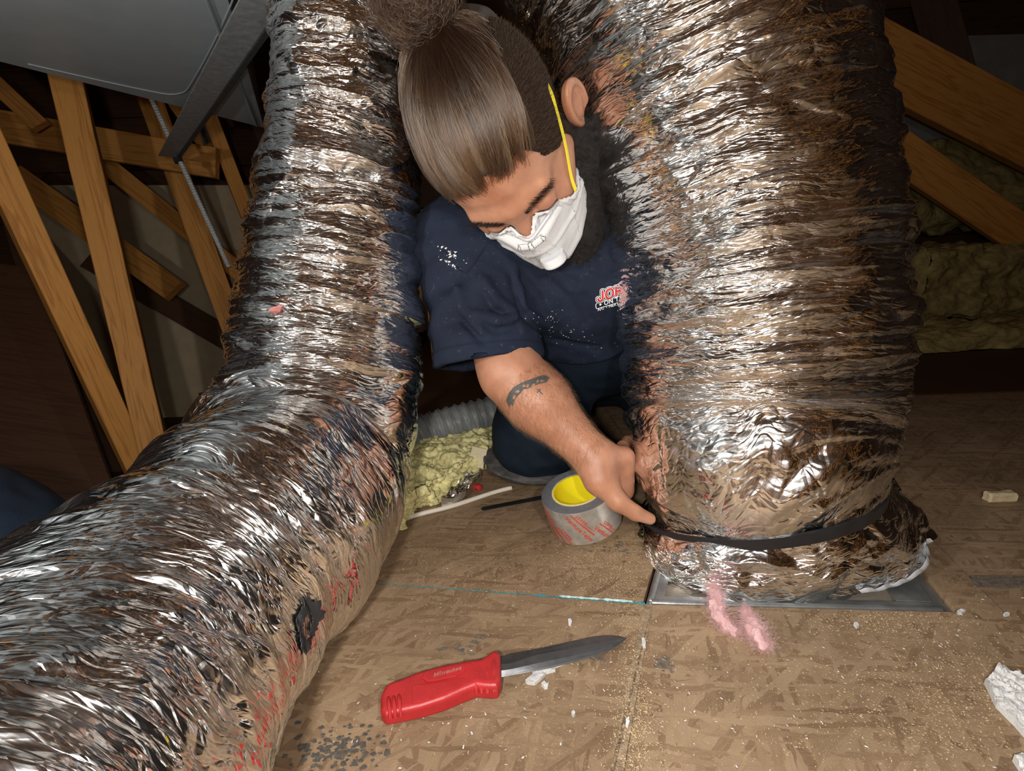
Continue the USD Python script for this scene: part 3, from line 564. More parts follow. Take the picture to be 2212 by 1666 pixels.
# --- right arm and hand (five fingers closing round the back of the foil duct)
DC = np.array([RD[2][0], RD[2][1]]); DR = RD[2][3] + .003
def around(deg, h, off): a = math.radians(deg); return np.array([DC[0] - math.cos(a) * (DR + off), DC[1] + math.sin(a) * (DR + off), h])
FING = []
for k, (h, l) in enumerate([(.128, .9), (.108, 1.0), (.087, .97), (.068, .82)]):
    FING.append([around(4, h * .93 + .006, .020), around(15, h, .0185), around(15 + 11 * l, h - .003, .015), around(15 + 19 * l, h - .006, .0125)])
TH = [P(1296, 1036, .710), P(1334, 1083, .700), P(1372, 1108, .700), P(1404, 1121, .704)]
def arm_w(p):
    d = seg_sdf(p, SHR, ELR, .064, .047); fm = ELR + (WRR - ELR) * .33
    d = smin(d, seg_sdf(p, ELR, fm, .047, .048), .03); d = smin(d, seg_sdf(p, fm, WRR, .048, .030), .03)
    h = None
    for k, c in enumerate(FING):
        w0 = WRR + (P(1330, 1040, .722) - WRR) * .30 + (np.array([0, 0, .012]) * (1.5 - k))
        g = seg_sdf(p, w0, c[0], .0185, .0165); g = smin(g, seg_sdf(p, c[0], c[1], .0150, .0105), .010)
        for a, b, r0, r1 in ((c[1], c[2], .0100, .0090), (c[2], c[3], .0090, .0074)): g = smin(g, seg_sdf(p, a, b, r0, r1), .004)
        h = g if h is None else smin(h, g, .007)
    h = smin(h, seg_sdf(p, WRR, TH[0], .026, .024), .02)
    t = smin(seg_sdf(p, TH[0], TH[1], .0235, .0150), seg_sdf(p, TH[1], TH[2], .0145, .0118), .006); t = smin(t, seg_sdf(p, TH[2], TH[3], .0118, .0088), .004)
    h = smin(h, t, .010)
    return smin(d, h, .02)
def larm_w(p):
    d = smin(seg_sdf(p, SHL, ELL, .062, .048), seg_sdf(p, ELL, WRL, .047, .030), .02); d = smin(d, seg_sdf(p, WRL, WRL + (.0, -.03, -.05), .030, .026), .02)
    for k in range(4): a = WRL + (-.015 + .016 * k - .01, -.03, -.05); d = smin(d, seg_sdf(p, a, a + (-.01, -.03, -.028), .010, .008), .006)
    return smin(d, seg_sdf(p, WRL + (-.03, -.02, -.02), WRL + (-.055, -.045, -.05), .012, .009), .008)
def legs_w(p, o=0.0):
    d = smin(seg_sdf(p, HIR, KNR, .108 + o, .082 + o), seg_sdf(p, HIL, KNL, .098 + o, .070 + o), .03)
    d = smin(d, seg_sdf(p, PEL, PEL + (0, .02, -.03), .135 + o, .13 + o), .06)
    return smin(smin(d, seg_sdf(p, KNR, FTR, .062 + o, .045 + o), .02), seg_sdf(p, KNL, FTL, .062 + o, .045 + o), .02)
man = thing('person', 'kneeling man in navy shirt and white respirator, head bowed, reaching behind the right duct', 'person', (.15, 1.05, 0))
headm = surface(lambda p: smin(head_w(p), neck_w(p), .03), HO - .21, HO + (.24, .34, .21), .0021)
armm = surface(arm_w, np.minimum(SHR, WRR) - .09, np.array([.30, .93, .56]), .0024)
rest = surface(lambda p: np.minimum(smin(torso(p), larm_w(p), .03), legs_w(p)), (-.22, .70, -.02), (.76, 1.52, .66), .008)
obj('body', cat(headm, armm, rest), 'skin', man, smooth=True)
# --- clothes
def folds(p, f, a, seed): return (np.abs(meshkit.noise(p * f, seed) - .5) - .2) * a
SHEM = P(1056, 778, .80); SHAX = unit(unit(SHEM - SHR) * .6 - U_ * .5)
def sleeve(p):
    hem = SHEM; ax = SHAX; ra = .094
    d = smin(seg_sdf(p, SHR, hem, .086, ra), seg_sdf(p, SHR, SHR + (SHL - SHR) * .2, .086, .08), .03)
    d = smax(d, (p - hem) @ ax - .004, .004)
    return smax(d, -seg_sdf(p, SHR + (hem - SHR) * .72, hem + ax * .06, .075, ra - .006), .003)
hemP, hemN = P(1262, 783, .90), unit(PEL - CHE + (0, -.10, -.05))
def shirt(p):
    d = torso(p, .014); d = smax(d, (p - hemP) @ hemN, .006)
    sl = seg_sdf(p, SHL, SHL + (ELL - SHL) * .75, .085, .085)
    d = smin(d, sl, .04); d = smin(d, sleeve(p), .035)
    d = smax(d, -(seg_sdf(p, NECK + (0, .02, -.02), hp(0, -.03, -.06), .078, .078)), .006)
    ax = unit(ELR - SHR); s = (p - SHR) @ ax
    fold = folds(p @ np.array([[1.0, .3, 0], [.2, .5, .3], [.4, 0, 1.2]]), 17, .016, 3) + folds(p + .3, 42, .004, 8)
    creas = .006 * np.sin(s * 95 + 14 * (p[..., 0] - SHR[0])) * np.exp(-((s - .12) / .06) ** 2) * np.exp(-(((p - SHR) @ unit(np.cross(ax, F_)) + .05) / .05) ** 2)
    return d + fold + creas
def march(px, py, sdf, t=.45):
    d = ray(px, py)
    for _ in range(60): t += float(sdf((CC + d * t)[None])[0]) * .8
    return CC + d * t
_sh0 = shirt
CRS = [[march(x, y, _sh0) for x, y in q] for q in (((1046, 628), (1075, 672), (1112, 690)), ((1030, 700), (1075, 712), (1118, 706)), ((1108, 600), (1122, 645), (1134, 685)), ((1180, 600), (1230, 640), (1262, 700)), ((985, 640), (1000, 690), (1040, 735)), ((1150, 700), (1200, 735), (1290, 752)), ((1240, 600), (1262, 640), (1275, 690)))]
def shirt(p):
    d = _sh0(p)
    for q, w in zip(CRS, (.0065, .0055, .0075, .0045, .0045, .006, .004)):
        for a, b in zip(q[:-1], q[1:]): d = smax(d, -(seg_sdf(p, a, b, w * .8, w * .8) - .0), .011)
        off = np.array([0, 0, .016]); 
        for a, b in zip(q[:-1], q[1:]): d = smin(d, seg_sdf(p, a + off + F_ * .006, b + off + F_ * .006, w * .8, w * .5), .014)
    return d
shm = surface(shirt, (-.22, .70, .08), (.66, 1.30, .66), .0042)
obj('shirt', shm, 'navy_shirt', man, smooth=True, label='navy short-sleeved work shirt')
pm = surface(lambda p: smin(legs_w(p, .012), smax(torso(p, .010), (p - hemP) @ hemN * -1 - .04, .01), .03) + folds(p * (1, 1, 1.6), 16, .014, 5), (-.14, .72, -.03), (.60, 1.55, .42), .0058)
pm.vertices[:, 2] = np.maximum(pm.vertices[:, 2], .002)
obj('trousers', pm, 'navy_pants', man, smooth=True, label='dark navy work trousers')
for q, nm in ((FTR, 0), (FTL, 1)):
    bm = surface(lambda p: smin(seg_sdf(p, q + (0, .02, .0), q + (0, .10, -.008), .047, .05), seg_sdf(p, q + (0, .06, 0), q + (.0, .13, .04), .04, .036), .03), q - .12, q + .2, .006)
    bm.vertices[:, 2] = np.maximum(bm.vertices[:, 2], .002); obj('boot', bm, 'black_soft', man, smooth=True, label='dark work boot')
def pad(p):
    k = KNR + (.005, -.01, -.035); d = ell_sdf(p, k, (.116, .084, .055)); d = smax(d, p[..., 2] - .046 - .25 * (p[..., 1] - KNR[1]), .006)
    rib = .0035 * np.abs(np.sin((p[..., 2]) * 210 + 1.5 * np.sin(p[..., 0] * 40))); return smax(d - rib, -p[..., 2] + .003, .003)
kp = surface(pad, KNR - (.16, .16, .10), KNR + (.16, .16, .10), .0036)
obj('knee_pad', kp, 'knee_pad', man, smooth=True, label='dusty grey ribbed knee pad')
for off in (.0165, .0185):
    sec = shm.section(plane_normal=SHAX, plane_origin=SHEM - SHAX * off)
    lp = min((q for q in sec.discrete if len(q) > 60), key=lambda q: np.linalg.norm(q.mean(0) - SHEM)); lp = lp + (lp - lp.mean(0)) / np.linalg.norm(lp - lp.mean(0), axis=1, keepdims=True) * .0004
    obj('hem_stitch', tube(lp, .0006, 5, False), 'navy_shirt', man)
# --- drape: lay flat shapes on a curved mesh
class Drape:
    def __init__(s, mesh): s.v = np.asarray(mesh.vertices); s.n = np.asarray(mesh.vertex_normals); s.t = cKDTree(s.v)
    def hit(s, px, py):
        d = ray(px, py); w = s.v - CC; t = w @ d; dist = np.linalg.norm(w - t[:, None] * d, axis=1); ok = np.where((dist < .004) & (s.n @ d < 0))[0]
        if not len(ok): ok = np.argsort(dist)[:5]
        i = ok[np.argmin(t[ok])]; return CC + d * t[i], s.n[i]
    def lay(s, pts, n, off):
        pts = np.asarray(pts, float); out = pts.copy()
        for it in range(3):
            dd, ii = s.t.query(out, k=6); w = 1 / (dd + 1e-4); w /= w.sum(1, keepdims=True)
            q = (s.v[ii] * w[..., None]).sum(1); nn = (s.n[ii] * w[..., None]).sum(1); nn /= np.linalg.norm(nn, axis=1, keepdims=True)
            h = ((q - out) * nn).sum(1); den = nn @ n; den = np.where(np.abs(den) < .35, .35, den); out = out + n * (h / den)[:, None]
        return out + nn * off
    def flat(s, shapes, o, ex, ey, n, off, th=.0006, cell=.004):
        """2-D shapes (metres) cut into small triangles and laid on the mesh as a thin raised print"""
        ms = []
        for g in (shapes if isinstance(shapes, (list, tuple)) else [shapes]):
            for poly in getattr(g, 'geoms', [g]):
                if poly.is_empty or poly.area < 1e-8: continue
                try: t = trimesh.creation.extrude_polygon(poly.segmentize(cell), th, engine='earcut')
                except Exception: continue
                if t.area > 1e-4:
                    v, f = trimesh.remesh.subdivide_to_size(t.vertices, t.faces, cell * 1.5, max_iter=6); t = trimesh.Trimesh(v, f, process=False)
                ms.append(t)
        t = cat(*ms); p = o + t.vertices[:, :1] * ex + t.vertices[:, 1:2] * ey
        r = s.lay(p, n, off); r += n * t.vertices[:, 2:] ; t = trimesh.Trimesh(r, t.faces, process=False); t.fix_normals(); return t
def text_poly(s_, h, bold=False):
    t = meshkit.text_mesh(s_, h, .001, bold); from shapely.ops import unary_union
    f = t.faces[np.abs(t.face_normals[:, 2] - 1) < .01]; return unary_union([Polygon(t.vertices[q][:, :2]).buffer(1e-6) for q in f])
DS = Drape(shm)
lo_, ln = DS.hit(1288, 655); lr, _ = DS.hit(1330, 643); lu, _ = DS.hit(1283, 628)
ex = unit(lr - lo_); ey = unit((lu - lo_) - ex * ((lu - lo_) @ ex)); pxm = np.linalg.norm(lr - lo_) / 43.7
joh = affinity.skew(text_poly('JOH', 1.0, True), xs=6); b0 = joh.bounds; sc = 23 / (b0[3] - b0[1]) * pxm
joh = affinity.scale(affinity.translate(joh, -b0[0], -b0[1]), sc, sc, origin=(0, 0)); joh = affinity.translate(joh, 3 * pxm, 1.5 * pxm)
outl = joh.buffer(1.3 * pxm); halo = joh.buffer(4.0 * pxm).difference(joh.buffer(2.8 * pxm)).intersection(Polygon([(-10 * pxm, -2 * pxm), (90 * pxm, -2 * pxm), (90 * pxm, 60 * pxm), (-10 * pxm, 60 * pxm)]))
ont = text_poly('\u2022 ON TH', 1.0, True); b1 = ont.bounds; k1 = 46 * pxm / (b1[2] - b1[0]) * 1.18; ont = affinity.translate(affinity.scale(affinity.translate(ont, -b1[0], -b1[1]), k1, k1, origin=(0, 0)), 6 * pxm, -10.5 * pxm)
ach = text_poly('A/C - HEATI', 1.0, True); b2 = ach.bounds; k2 = 52 * pxm / (b2[2] - b2[0]); ach = affinity.translate(affinity.scale(affinity.translate(ach, -b2[0], -b2[1]), k2, k2, origin=(0, 0)), 1 * pxm, -21 * pxm)
fr = LineString([(62 * pxm, -14 * pxm), (1 * pxm, -14 * pxm), (-1.5 * pxm, -11.5 * pxm), (-1.5 * pxm, -3 * pxm), (1 * pxm, -1.2 * pxm)]).buffer(.8 * pxm)
lg = obj('logo', DS.flat([outl, halo, ont, ach, fr], lo_, ex, ey, ln, .0007), 'logo_white', man, label='red and white printed chest logo')
obj('red_letters', DS.flat([joh], lo_, ex, ey, ln, .0014), 'logo_red', lg, label='red letters of the logo')
# dust marks on the shoulder and belly
def blots(D, px, py, sx, sy, n, r0, r1, rot, seed):
    r = np.random.default_rng(seed); out = []
    for i in range(n):
        a = r.normal(0, 1, 2) * (sx, sy); c, s_ = math.cos(rot), math.sin(rot)
        x, y = px + a[0] * c - a[1] * s_, py + a[0] * s_ + a[1] * c; o, nn = D.hit(x, y); f = frame(nn, (0.1, .9, .2)); R0 = r.uniform(r0, r1)
        k = r.integers(5, 9); an = np.sort(r.uniform(0, 2 * np.pi, k)); rr = R0 * r.uniform(.4, 1.2, k)
        out.append(D.flat(Polygon(np.c_[rr * np.cos(an) * 1.6, rr * np.sin(an)]), o, f[:, 0], f[:, 1], nn, .0008, .0005, .02))
    return cat(*out)
obj('dust_mark', cat(blots(DS, 972, 548, 13, 5, 26, .0006, .0022, .6, 1), blots(DS, 975, 572, 16, 2.5, 16, .0006, .0024, .62, 2)), 'dust_white', man, label='white dust smear on the shoulder', kind='stuff')
obj('dust_mark', cat(blots(DS, 1240, 720, 60, 16, 46, .0004, .0012, .25, 3), blots(DS, 1195, 690, 10, 22, 16, .0004, .0012, .3, 4)), 'dust_white', man, label='pale dust specks across the belly', kind='stuff')
obj('shoulder_seam', tube(spline([DS.lay([DS.hit(x, y)[0]], ln, .001)[0] for x, y in ((1060, 520), (1040, 545), (1020, 575), (1006, 590), (985, 575), (955, 545))], 40), .0011, 5), 'navy_shirt', man)
# --- tattoo on the forearm
DA = Drape(armm)
to, tn = DA.hit(1166, 846); tx = unit(DA.hit(1176, 841)[0] - DA.hit(1156, 851)[0]); ty = np.cross(tn, tx); u_ = .00078
cross = affinity.rotate(Polygon([(-1, -8), (1, -8), (1.2, -2), (1, 1.6), (5, 1.3), (5, 3.4), (1, 3.4), (1, 7), (-1, 7), (-1, 3.4), (-5, 3.4), (-5, 1.3), (-1, 1.6)]), 22, origin=(0, 0))
tt = obj('tattoo', DA.flat([affinity.scale(cross, u_, u_, origin=(0, 0))], to, tx, ty, tn, .0004, .0003, .003), 'tattoo', man, label='small cross tattoo on the forearm')
band = [(1092, 866), (1098, 850), (1110, 836), (1128, 826), (1150, 818), (1172, 810), (1186, 815), (1180, 826), (1165, 829), (1148, 836), (1134, 842), (1122, 851), (1112, 862), (1106, 878), (1102, 872), (1098, 880)]
to2, tn2 = DA.hit(1135, 840); tx2 = unit(DA.hit(1160, 828)[0] - DA.hit(1115, 850)[0]); ty2 = np.cross(tn2, tx2)
bl = np.array([[(DA.hit(x, y)[0] - to2) @ tx2, (DA.hit(x, y)[0] - to2) @ ty2] for x, y in band]); bp = Polygon(bl).buffer(0)
holes = [affinity.rotate(affinity.scale(Point(0, 0).buffer(1), r * 1.7, r, origin=(0, 0)), a) for r, a in ((.0022, 30), (.002, -20), (.0024, 15), (.0018, 60), (.002, 10), (.0017, 40), (.0018, -30), (.0016, 0))]
pos = np.array([(-.022, -.003), (-.013, .002), (-.004, -.002), (.005, .003), (.013, 0), (.021, .003), (.0, .005), (.027, .001)])
for h, q in zip(holes, pos): bp = bp.difference(affinity.translate(h, *q))
obj('tattoo', DA.flat([bp], to2, tx2, ty2, tn2, .0004, .0003, .003), 'tattoo', man, label='grey scroll tattoo below the elbow')
# --- arm hair
r = np.random.default_rng(3); fl_ = []
vi = np.where((armm.vertex_normals @ F_ < .3))[0]; ax = unit(WRR - ELR); s_ = (armm.vertices - ELR) @ ax / np.linalg.norm(WRR - ELR)
vi = vi[(s_[vi] > .12) & (s_[vi] < .98)]; sel = r.choice(vi, 3600)
for i in sel:
    p0, n0 = armm.vertices[i], armm.vertex_normals[i]; side = np.cross(n0, ax); d = unit(ax * .7 + side * r.normal(-.5, .5) + n0 * .25); L = r.uniform(.006, .015)
    c1 = side * r.normal(0, .004); fl_.append(np.array([p0, p0 + d * L * .4 + n0 * .0006, p0 + d * L * .75 + c1 * .5, p0 + d * L + c1 - n0 * .0006]))
curves('arm_hair', fl_, [(.00016, .4)] * len(fl_), 'arm_hair', man, kind='stuff')
# --- hair: cap, combed strands to the topknot, clipped sides, beard, brows and lashes
EC, ER = np.array([0, -.010, .048]), np.array([.0795, .103, .086])
def on_cap(q, lift=0.0):
    q = np.asarray(q, float) - EC; k = np.linalg.norm(q / ER, axis=-1, keepdims=True); return EC + q / k * (1 + lift)
BUN = np.array([.004, -.066, .118])
def part_x(y): return .046 + .006 * np.sin((y + .05) * 20)
def hairline_z(x): return .094 - .25 * np.abs(x) - 6 * np.maximum(np.abs(x) - .04, 0) ** 2 * 5
capm = surface(lambda p: smax(ell_sdf(hl(p), EC, ER * 1.012) * HS, (lambda q: np.maximum(np.abs(q[..., 0]) - .049, (hairline_z(q[..., 0]) + .002 - q[..., 2]) * (q[..., 1] > 0) + (.03 - q[..., 2]) * (q[..., 1] <= 0)))(hl(p)) * HS, .003), HO - .16, HO + .19, .0032)
hcap = obj('hair', capm, 'scalp_brown', man, smooth=True, label='slicked back brown hair tied in a topknot')
groups = [([], []), ([], []), ([], [])]
for L_ in range(330):
    u = r.uniform(-1, 1); x = .053 * u; t0 = r.uniform(0, .8) ** 2.0
    y = .090 * math.sqrt(max(0, 1 - (x / .082) ** 2)); z = hairline_z(x) + r.normal(0, .002)
    if r.random() < .38:
        sgn = 1 if r.random() < .6 else -1; y = r.uniform(-.06, .065); x = sgn * part_x(y) + r.normal(0, .0015); z = .11; t0 = 0.0
    ll = r.uniform(-.2, 1.0); g = groups[r.choice(3, p=(.5, .33, .17))]; bend = r.normal(0, .004); be = BUN + r.normal(0, .008, 3)
    for k in range(24):
        a = on_cap(np.array([x, y, z]) + r.normal(0, .0030, 3)); b = be + r.normal(0, .0025, 3); s0 = np.clip(t0 + r.uniform(-.06, .06), 0, .95)
        tt_ = np.linspace(s0, 1, 12); q = a + (b - a) * tt_[:, None]
        q[:, 0] += (.006 * np.sign(x) + bend) * np.sin(tt_ * np.pi) + .0006 * np.sin(tt_ * 11 + L_)
        lift = .006 + .034 * np.sin(np.pi * tt_) * (.45 + .4 * ll) + (r.uniform(0, .010) + .010 * ll) * (1 - tt_)
        if r.random() < .04: lift += .05 * np.sin(np.pi * tt_) * r.random()
        g[0].append(hpa(on_cap(q, lift[:, None]) * (1 - tt_[:, None] ** 8) + (tt_[:, None] ** 8) * b)); g[1].append((r.uniform(.00028, .00055), .7))
for (s0, w0), mt, lb in zip(groups, ('hair_brown', 'hair_dark', 'hair_light'), (None, 'darker strands', 'lighter sun-bleached strands')):
    curves('combed_strand', s0, w0, mt, hcap, label=lb, kind='stuff')
# topknot
bc_ = BUN + (0.002, -.020, .022); bunm = lumpy(place(trimesh.creation.icosphere(3, .031), (0, 0, 0)), .006, 60, 4)
bunm = trimesh.Trimesh(hpa(bunm.vertices / HS * (1.05, 1, .9) + bc_), bunm.faces[:, ::-1], process=False)
tk = obj('topknot', bunm, 'scalp_brown', hcap, smooth=True, label='loose curly topknot')
strs = []; ws = []
for i in range(2600):
    c = unit(r.normal(0, 1, 3)); e1_ = unit(np.cross(c, r.normal(0, 1, 3))); e2_ = np.cross(c, e1_); R0 = r.uniform(.026, .043); a0 = r.uniform(0, 6.28); da = r.uniform(.7, 2.4); an = a0 + np.linspace(0, da, 12); fz = r.normal(0, .004, (12, 3)).cumsum(0) * .35
    strs.append(hpa(bc_ + R0 * (np.cos(an)[:, None] * e1_ + np.sin(an)[:, None] * e2_) * (1.05, 1, .95) + fz + .004 * np.sin(an * 7 + i)[:, None] * c)); ws.append((r.uniform(.0002, .0004), .7))
curves('curl', strs[::2], ws[::2], 'hair_dark', tk, kind='stuff'); curves('curl', strs[1::2], ws[1::2], 'hair_brown', tk, kind='stuff')
tie = [hpa(BUN + .0165 * (math.cos(a) * np.array([1, 0, 0]) + math.sin(a) * np.array([0, .7, .7])) + (0, -.002, .004)) for a in np.linspace(0, 2 * np.pi, 40)]
obj('hair_tie', tube(tie, .0042, 8, False), 'black_soft', hcap, smooth=True, label='black hair tie')
# clipped sides
hv = hl(headm.vertices); hn = headm.vertex_normals; lx = np.abs(hv[:, 0])
side = (lx > .040) & (hv[:, 2] > .012 - .9 * (hv[:, 1] - .03) * (hv[:, 1] < .03) * 0) & (hv[:, 1] < .062 - .55 * np.maximum(.05 - hv[:, 2], 0)) & (hv[:, 2] > .012 + .55 * np.maximum(hv[:, 1] - .03, 0)) & (hv[:, 2] < .115) & (lx < .0795)
side |= (hv[:, 1] < -.03) & (hv[:, 2] > -.03) & (hv[:, 2] < .11)
side |= (lx > .062) & (hv[:, 1] > -.002) & (hv[:, 1] < .030) & (hv[:, 2] > -.03) & (hv[:, 2] < .03) & (lx < .0775)
fs = headm.faces[side[headm.faces].all(1)]
und = trimesh.Trimesh(headm.vertices + hn * .0014, fs, process=False); und.remove_unreferenced_vertices()
sd_ = obj('clipped_side', und, 'scalp_short', hcap, smooth=True, label='short clipped hair at the sides')
idx = r.choice(np.where(side)[0], 14000); strs = []; ws = []
for i in idx:
    p0 = headm.vertices[i]; n0 = hn[i]; back = -HY * .8 - HZ * .45; d = unit(back - n0 * (back @ n0) + n0 * .75 + r.normal(0, .22, 3)); L = r.uniform(.004, .0085)
    strs.append(np.array([p0, p0 + d * L * .5 + n0 * .0005, p0 + d * L])); ws.append((.00022, .5))
curves('short_hair', strs, ws, 'hair_short', sd_, kind='stuff')
# beard
def beard_l(q):
    s = np.abs(q[..., 0]); m = np.stack([s, q[..., 1], q[..., 2]], -1)
    d = seg_sdf(m, (.060, .012, -.050), (.030, .080, -.112), .032, .036); d = smin(d, seg_sdf(m, (.066, .012, -.008), (.062, .012, -.05), .012, .028), .02); d = smin(d, ell_sdf(q, (0, .088, -.128), (.056, .050, .034)), .02)
    return smin(d, seg_sdf(q, (-.02, .075, -.112), (.02, .075, -.112), .034, .034), .02)
bdm = surface(lambda p: beard_l(hl(p)) * HS + folds(p, 110, .010, 4), HO - .22, HO + .22, .0034)
bd_ = obj('beard', bdm, 'beard_under', man, smooth=True, label='full dark beard')
idx = r.choice(len(bdm.vertices), 9000); strs = []; ws = []; bn = bdm.vertex_normals
for i in idx:
    p0, n0 = bdm.vertices[i], bn[i]; d = unit(n0 + HZ * -.6 + HY * .2 + r.normal(0, .45, 3)); L = r.uniform(.006, .016); c1 = r.normal(0, .003, 3)
    strs.append(np.array([p0, p0 + d * L * .35 + c1, p0 + d * L * .7 - c1 * .5, p0 + d * L + c1])); ws.append((.00024, .4))
curves('beard_hair', strs, ws, 'hair_black', bd_, kind='stuff')
DH = Drape(headm); strs = []; ws = []
for sg in (-1, 1):
    for i in range(420):
        t = r.uniform(0, 1); p0 = np.array([sg * (.013 + .038 * t), .100 - .018 * t ** 2, .032 + .007 * math.sin(t * 2.4) + r.normal(0, .0026 * (1 - .6 * t))]); p0 = DH.lay([hpa(p0)], HY, 0)[0]
        d = unit(sg * HX * (.5 + t) + HZ * (.6 - .9 * t) + HY * .35); L = r.uniform(.005, .009); strs.append(np.array([p0, p0 + d * L * .5 + HY * .0005, p0 + d * L])); ws.append((.00026, .4))
    for i in range(70):
        t = (i + .5) / 70; p0 = hp(sg * (.018 + .027 * t), .0955 - .006 * t ** 2, .0105 - .002 * t); d = unit(HY * .9 - HZ * .75 + sg * HX * (t - .4) * .8); L = .0085 * r.uniform(.8, 1.1)
        strs.append(np.array([p0, p0 + d * L * .5, p0 + d * L + HZ * .0015])); ws.append((.00026, .3))
curves('brow_and_lash', strs, ws, 'hair_black', man)
# --- respirator
def ball(c, rr): s_ = trimesh.creation.icosphere(2, rr); return s_.vertices + np.asarray(c)
mpts = [(0, .124, .002), (.013, .119, -.001), (-.013, .119, -.001), (0, .131, -.058), (.017, .129, -.066), (-.017, .129, -.066), (.012, .118, -.095), (-.012, .118, -.095), (.050, .080, -.012), (-.050, .080, -.012),
        (.061, .062, -.030), (-.061, .062, -.030), (.055, .068, -.080), (-.055, .068, -.080), (.036, .110, -.070), (-.036, .110, -.070), (.030, .075, -.112), (-.030, .075, -.112)]
hull = trimesh.convex.convex_hull(np.vstack([ball(c, .006) for c in mpts]))
hv_, hf_ = trimesh.remesh.subdivide_to_size(hull.vertices, hull.faces, .0045, max_iter=8); hull = trimesh.Trimesh(hv_, hf_, process=True)
trimesh.smoothing.filter_taubin(hull, iterations=12)
pin = np.where(np.abs(hull.vertices[:, 0]) < .05, 1, .4)
w_ = .0016 * (np.abs(meshkit.noise(hull.vertices * (38, 20, 60), 6) - .5) * 2 - .4) * pin + .0022 * np.exp(-((hull.vertices[:, 2] + .012 + .45 * np.abs(hull.vertices[:, 0])) / .0028) ** 2)
mkm = trimesh.Trimesh(hpa(hull.vertices + hull.vertex_normals * w_[:, None]), hull.faces[:, ::-1], process=False)
def rim_w(p):
    q = hl(p); hd = head_l(q); d = ell_sdf(q, (0, .070, -.045), (.069, .070, .066))
    d = np.maximum(np.maximum(d, hd - .0042 - .0009 * np.sin(q[..., 0] * 900) ), -(hd - .001)); return np.maximum(d, -(seg_sdf(q, (-.1, .13, .055), (.1, .13, .055), .042, .042))) * HS
rmm = surface(rim_w, hp(0, .07, -.045) - .12, hp(0, .07, -.045) + .12, .0022)
mk = obj('respirator', mkm, 'mask_white', man, smooth=True, label='white cup respirator over nose and mouth')
obj('seal_edge', rmm, 'mask_white', mk, smooth=True)
DM = Drape(mkm)
def onmask(pts, off): return np.array([(lambda h: h[0] + h[1] * off)(DM.hit(x, y)) for x, y in pts])
obj('nose_clip', tube(spline(onmask([(1106, 505), (1126, 514), (1146, 518), (1160, 503), (1176, 480), (1192, 457)], .0012), 40), .0026, 8), 'clip_grey', mk, smooth=True, label='bent grey nose clip')
vo, vn = DM.hit(1192, 552)
vf = frame(unit(HY * .75 - HZ * .65 ), HX); vm = lathe([(0, -.006), (.0180, -.006), (.0180, .006), (.0165, .0085), (.0125, .0095), (0, .0098)], 40)
vo = vo + vf[:, 2] * .005
vv = obj('valve', place(vm, vo, vf), 'valve_white', mk, smooth=30, label='round white exhalation valve')
obj('valve_slot', place(box((.008, .0022, .001), (.0055, .002, .0098)), vo, vf), 'black_plastic', vv)
# yellow strap from the mask over the cheek to the back of the crown
spx = [(1240, 412), (1233, 372), (1226, 330), (1216, 285), (1206, 245), (1196, 212)]
sp = [(lambda h: h[0] + h[1] * .003)(DM.hit(*spx[0]))] + [DH.lay([DH.hit(x, y)[0]], HX, .003)[0] for x, y in spx[1:]] + [hp(.070, -.025, .045), hp(.055, -.045, .045)]
sc_ = spline(sp, 50); tg = np.gradient(sc_, axis=0); tg /= np.linalg.norm(tg, axis=1, keepdims=True); sn_ = hl(sc_) * (1, .8, .6); sn_ = sn_ @ HB; sn_ /= np.linalg.norm(sn_, axis=1, keepdims=True); sx = np.cross(tg, sn_)
wd = .0030
V = np.concatenate([np.stack([sc_ + sx * wd + sn_ * .0006, sc_ - sx * wd + sn_ * .0006, sc_ - sx * wd - sn_ * .0004, sc_ + sx * wd - sn_ * .0004], 1).reshape(-1, 3)]); F = []
for i in range(49):
    for k in range(4): a, b = i * 4 + k, i * 4 + (k + 1) % 4; F += [(a, b, b + 4), (a, b + 4, a + 4)]
obj('strap', trimesh.Trimesh(V, np.array(F), process=False), 'strap_yellow', mk, label='yellow elastic strap')
# ------------------------------------------------------------------ strap, boot and marks of the ducts
def band(center, rad, z_of, w, th, mt, parent, name, n=160, label=None):
    A = np.linspace(-np.pi, np.pi, n, endpoint=False); V = []
    for a in A:
        d = np.array([math.sin(a), -math.cos(a), 0]); r0 = rad(a); z = z_of(a)
        for rr, zz in ((r0, -w / 2), (r0 + th, -w / 2 + .001), (r0 + th, w / 2 - .001), (r0, w / 2)): V.append(center * (1, 1, 0) + d * rr + (0, 0, z + zz))
    F = []
    for i in range(n):
        for k in range(4):
            p, q = i * 4 + k, i * 4 + (k + 1) % 4; p2, q2 = ((i + 1) % n) * 4 + k, ((i + 1) % n) * 4 + (k + 1) % 4; F += [(p, q, q2), (p, q2, p2)]
    return obj(name, trimesh.Trimesh(np.array(V), np.array(F)[:, ::-1], process=False), mt, parent, smooth=30, label=label)
sp_ = band(top, lambda a: .1630 + .0015 * math.sin(3 * a + 1), zs, .0180, .0035, 'black_plastic', rd_, 'strap', label='black plastic strap round the foil')
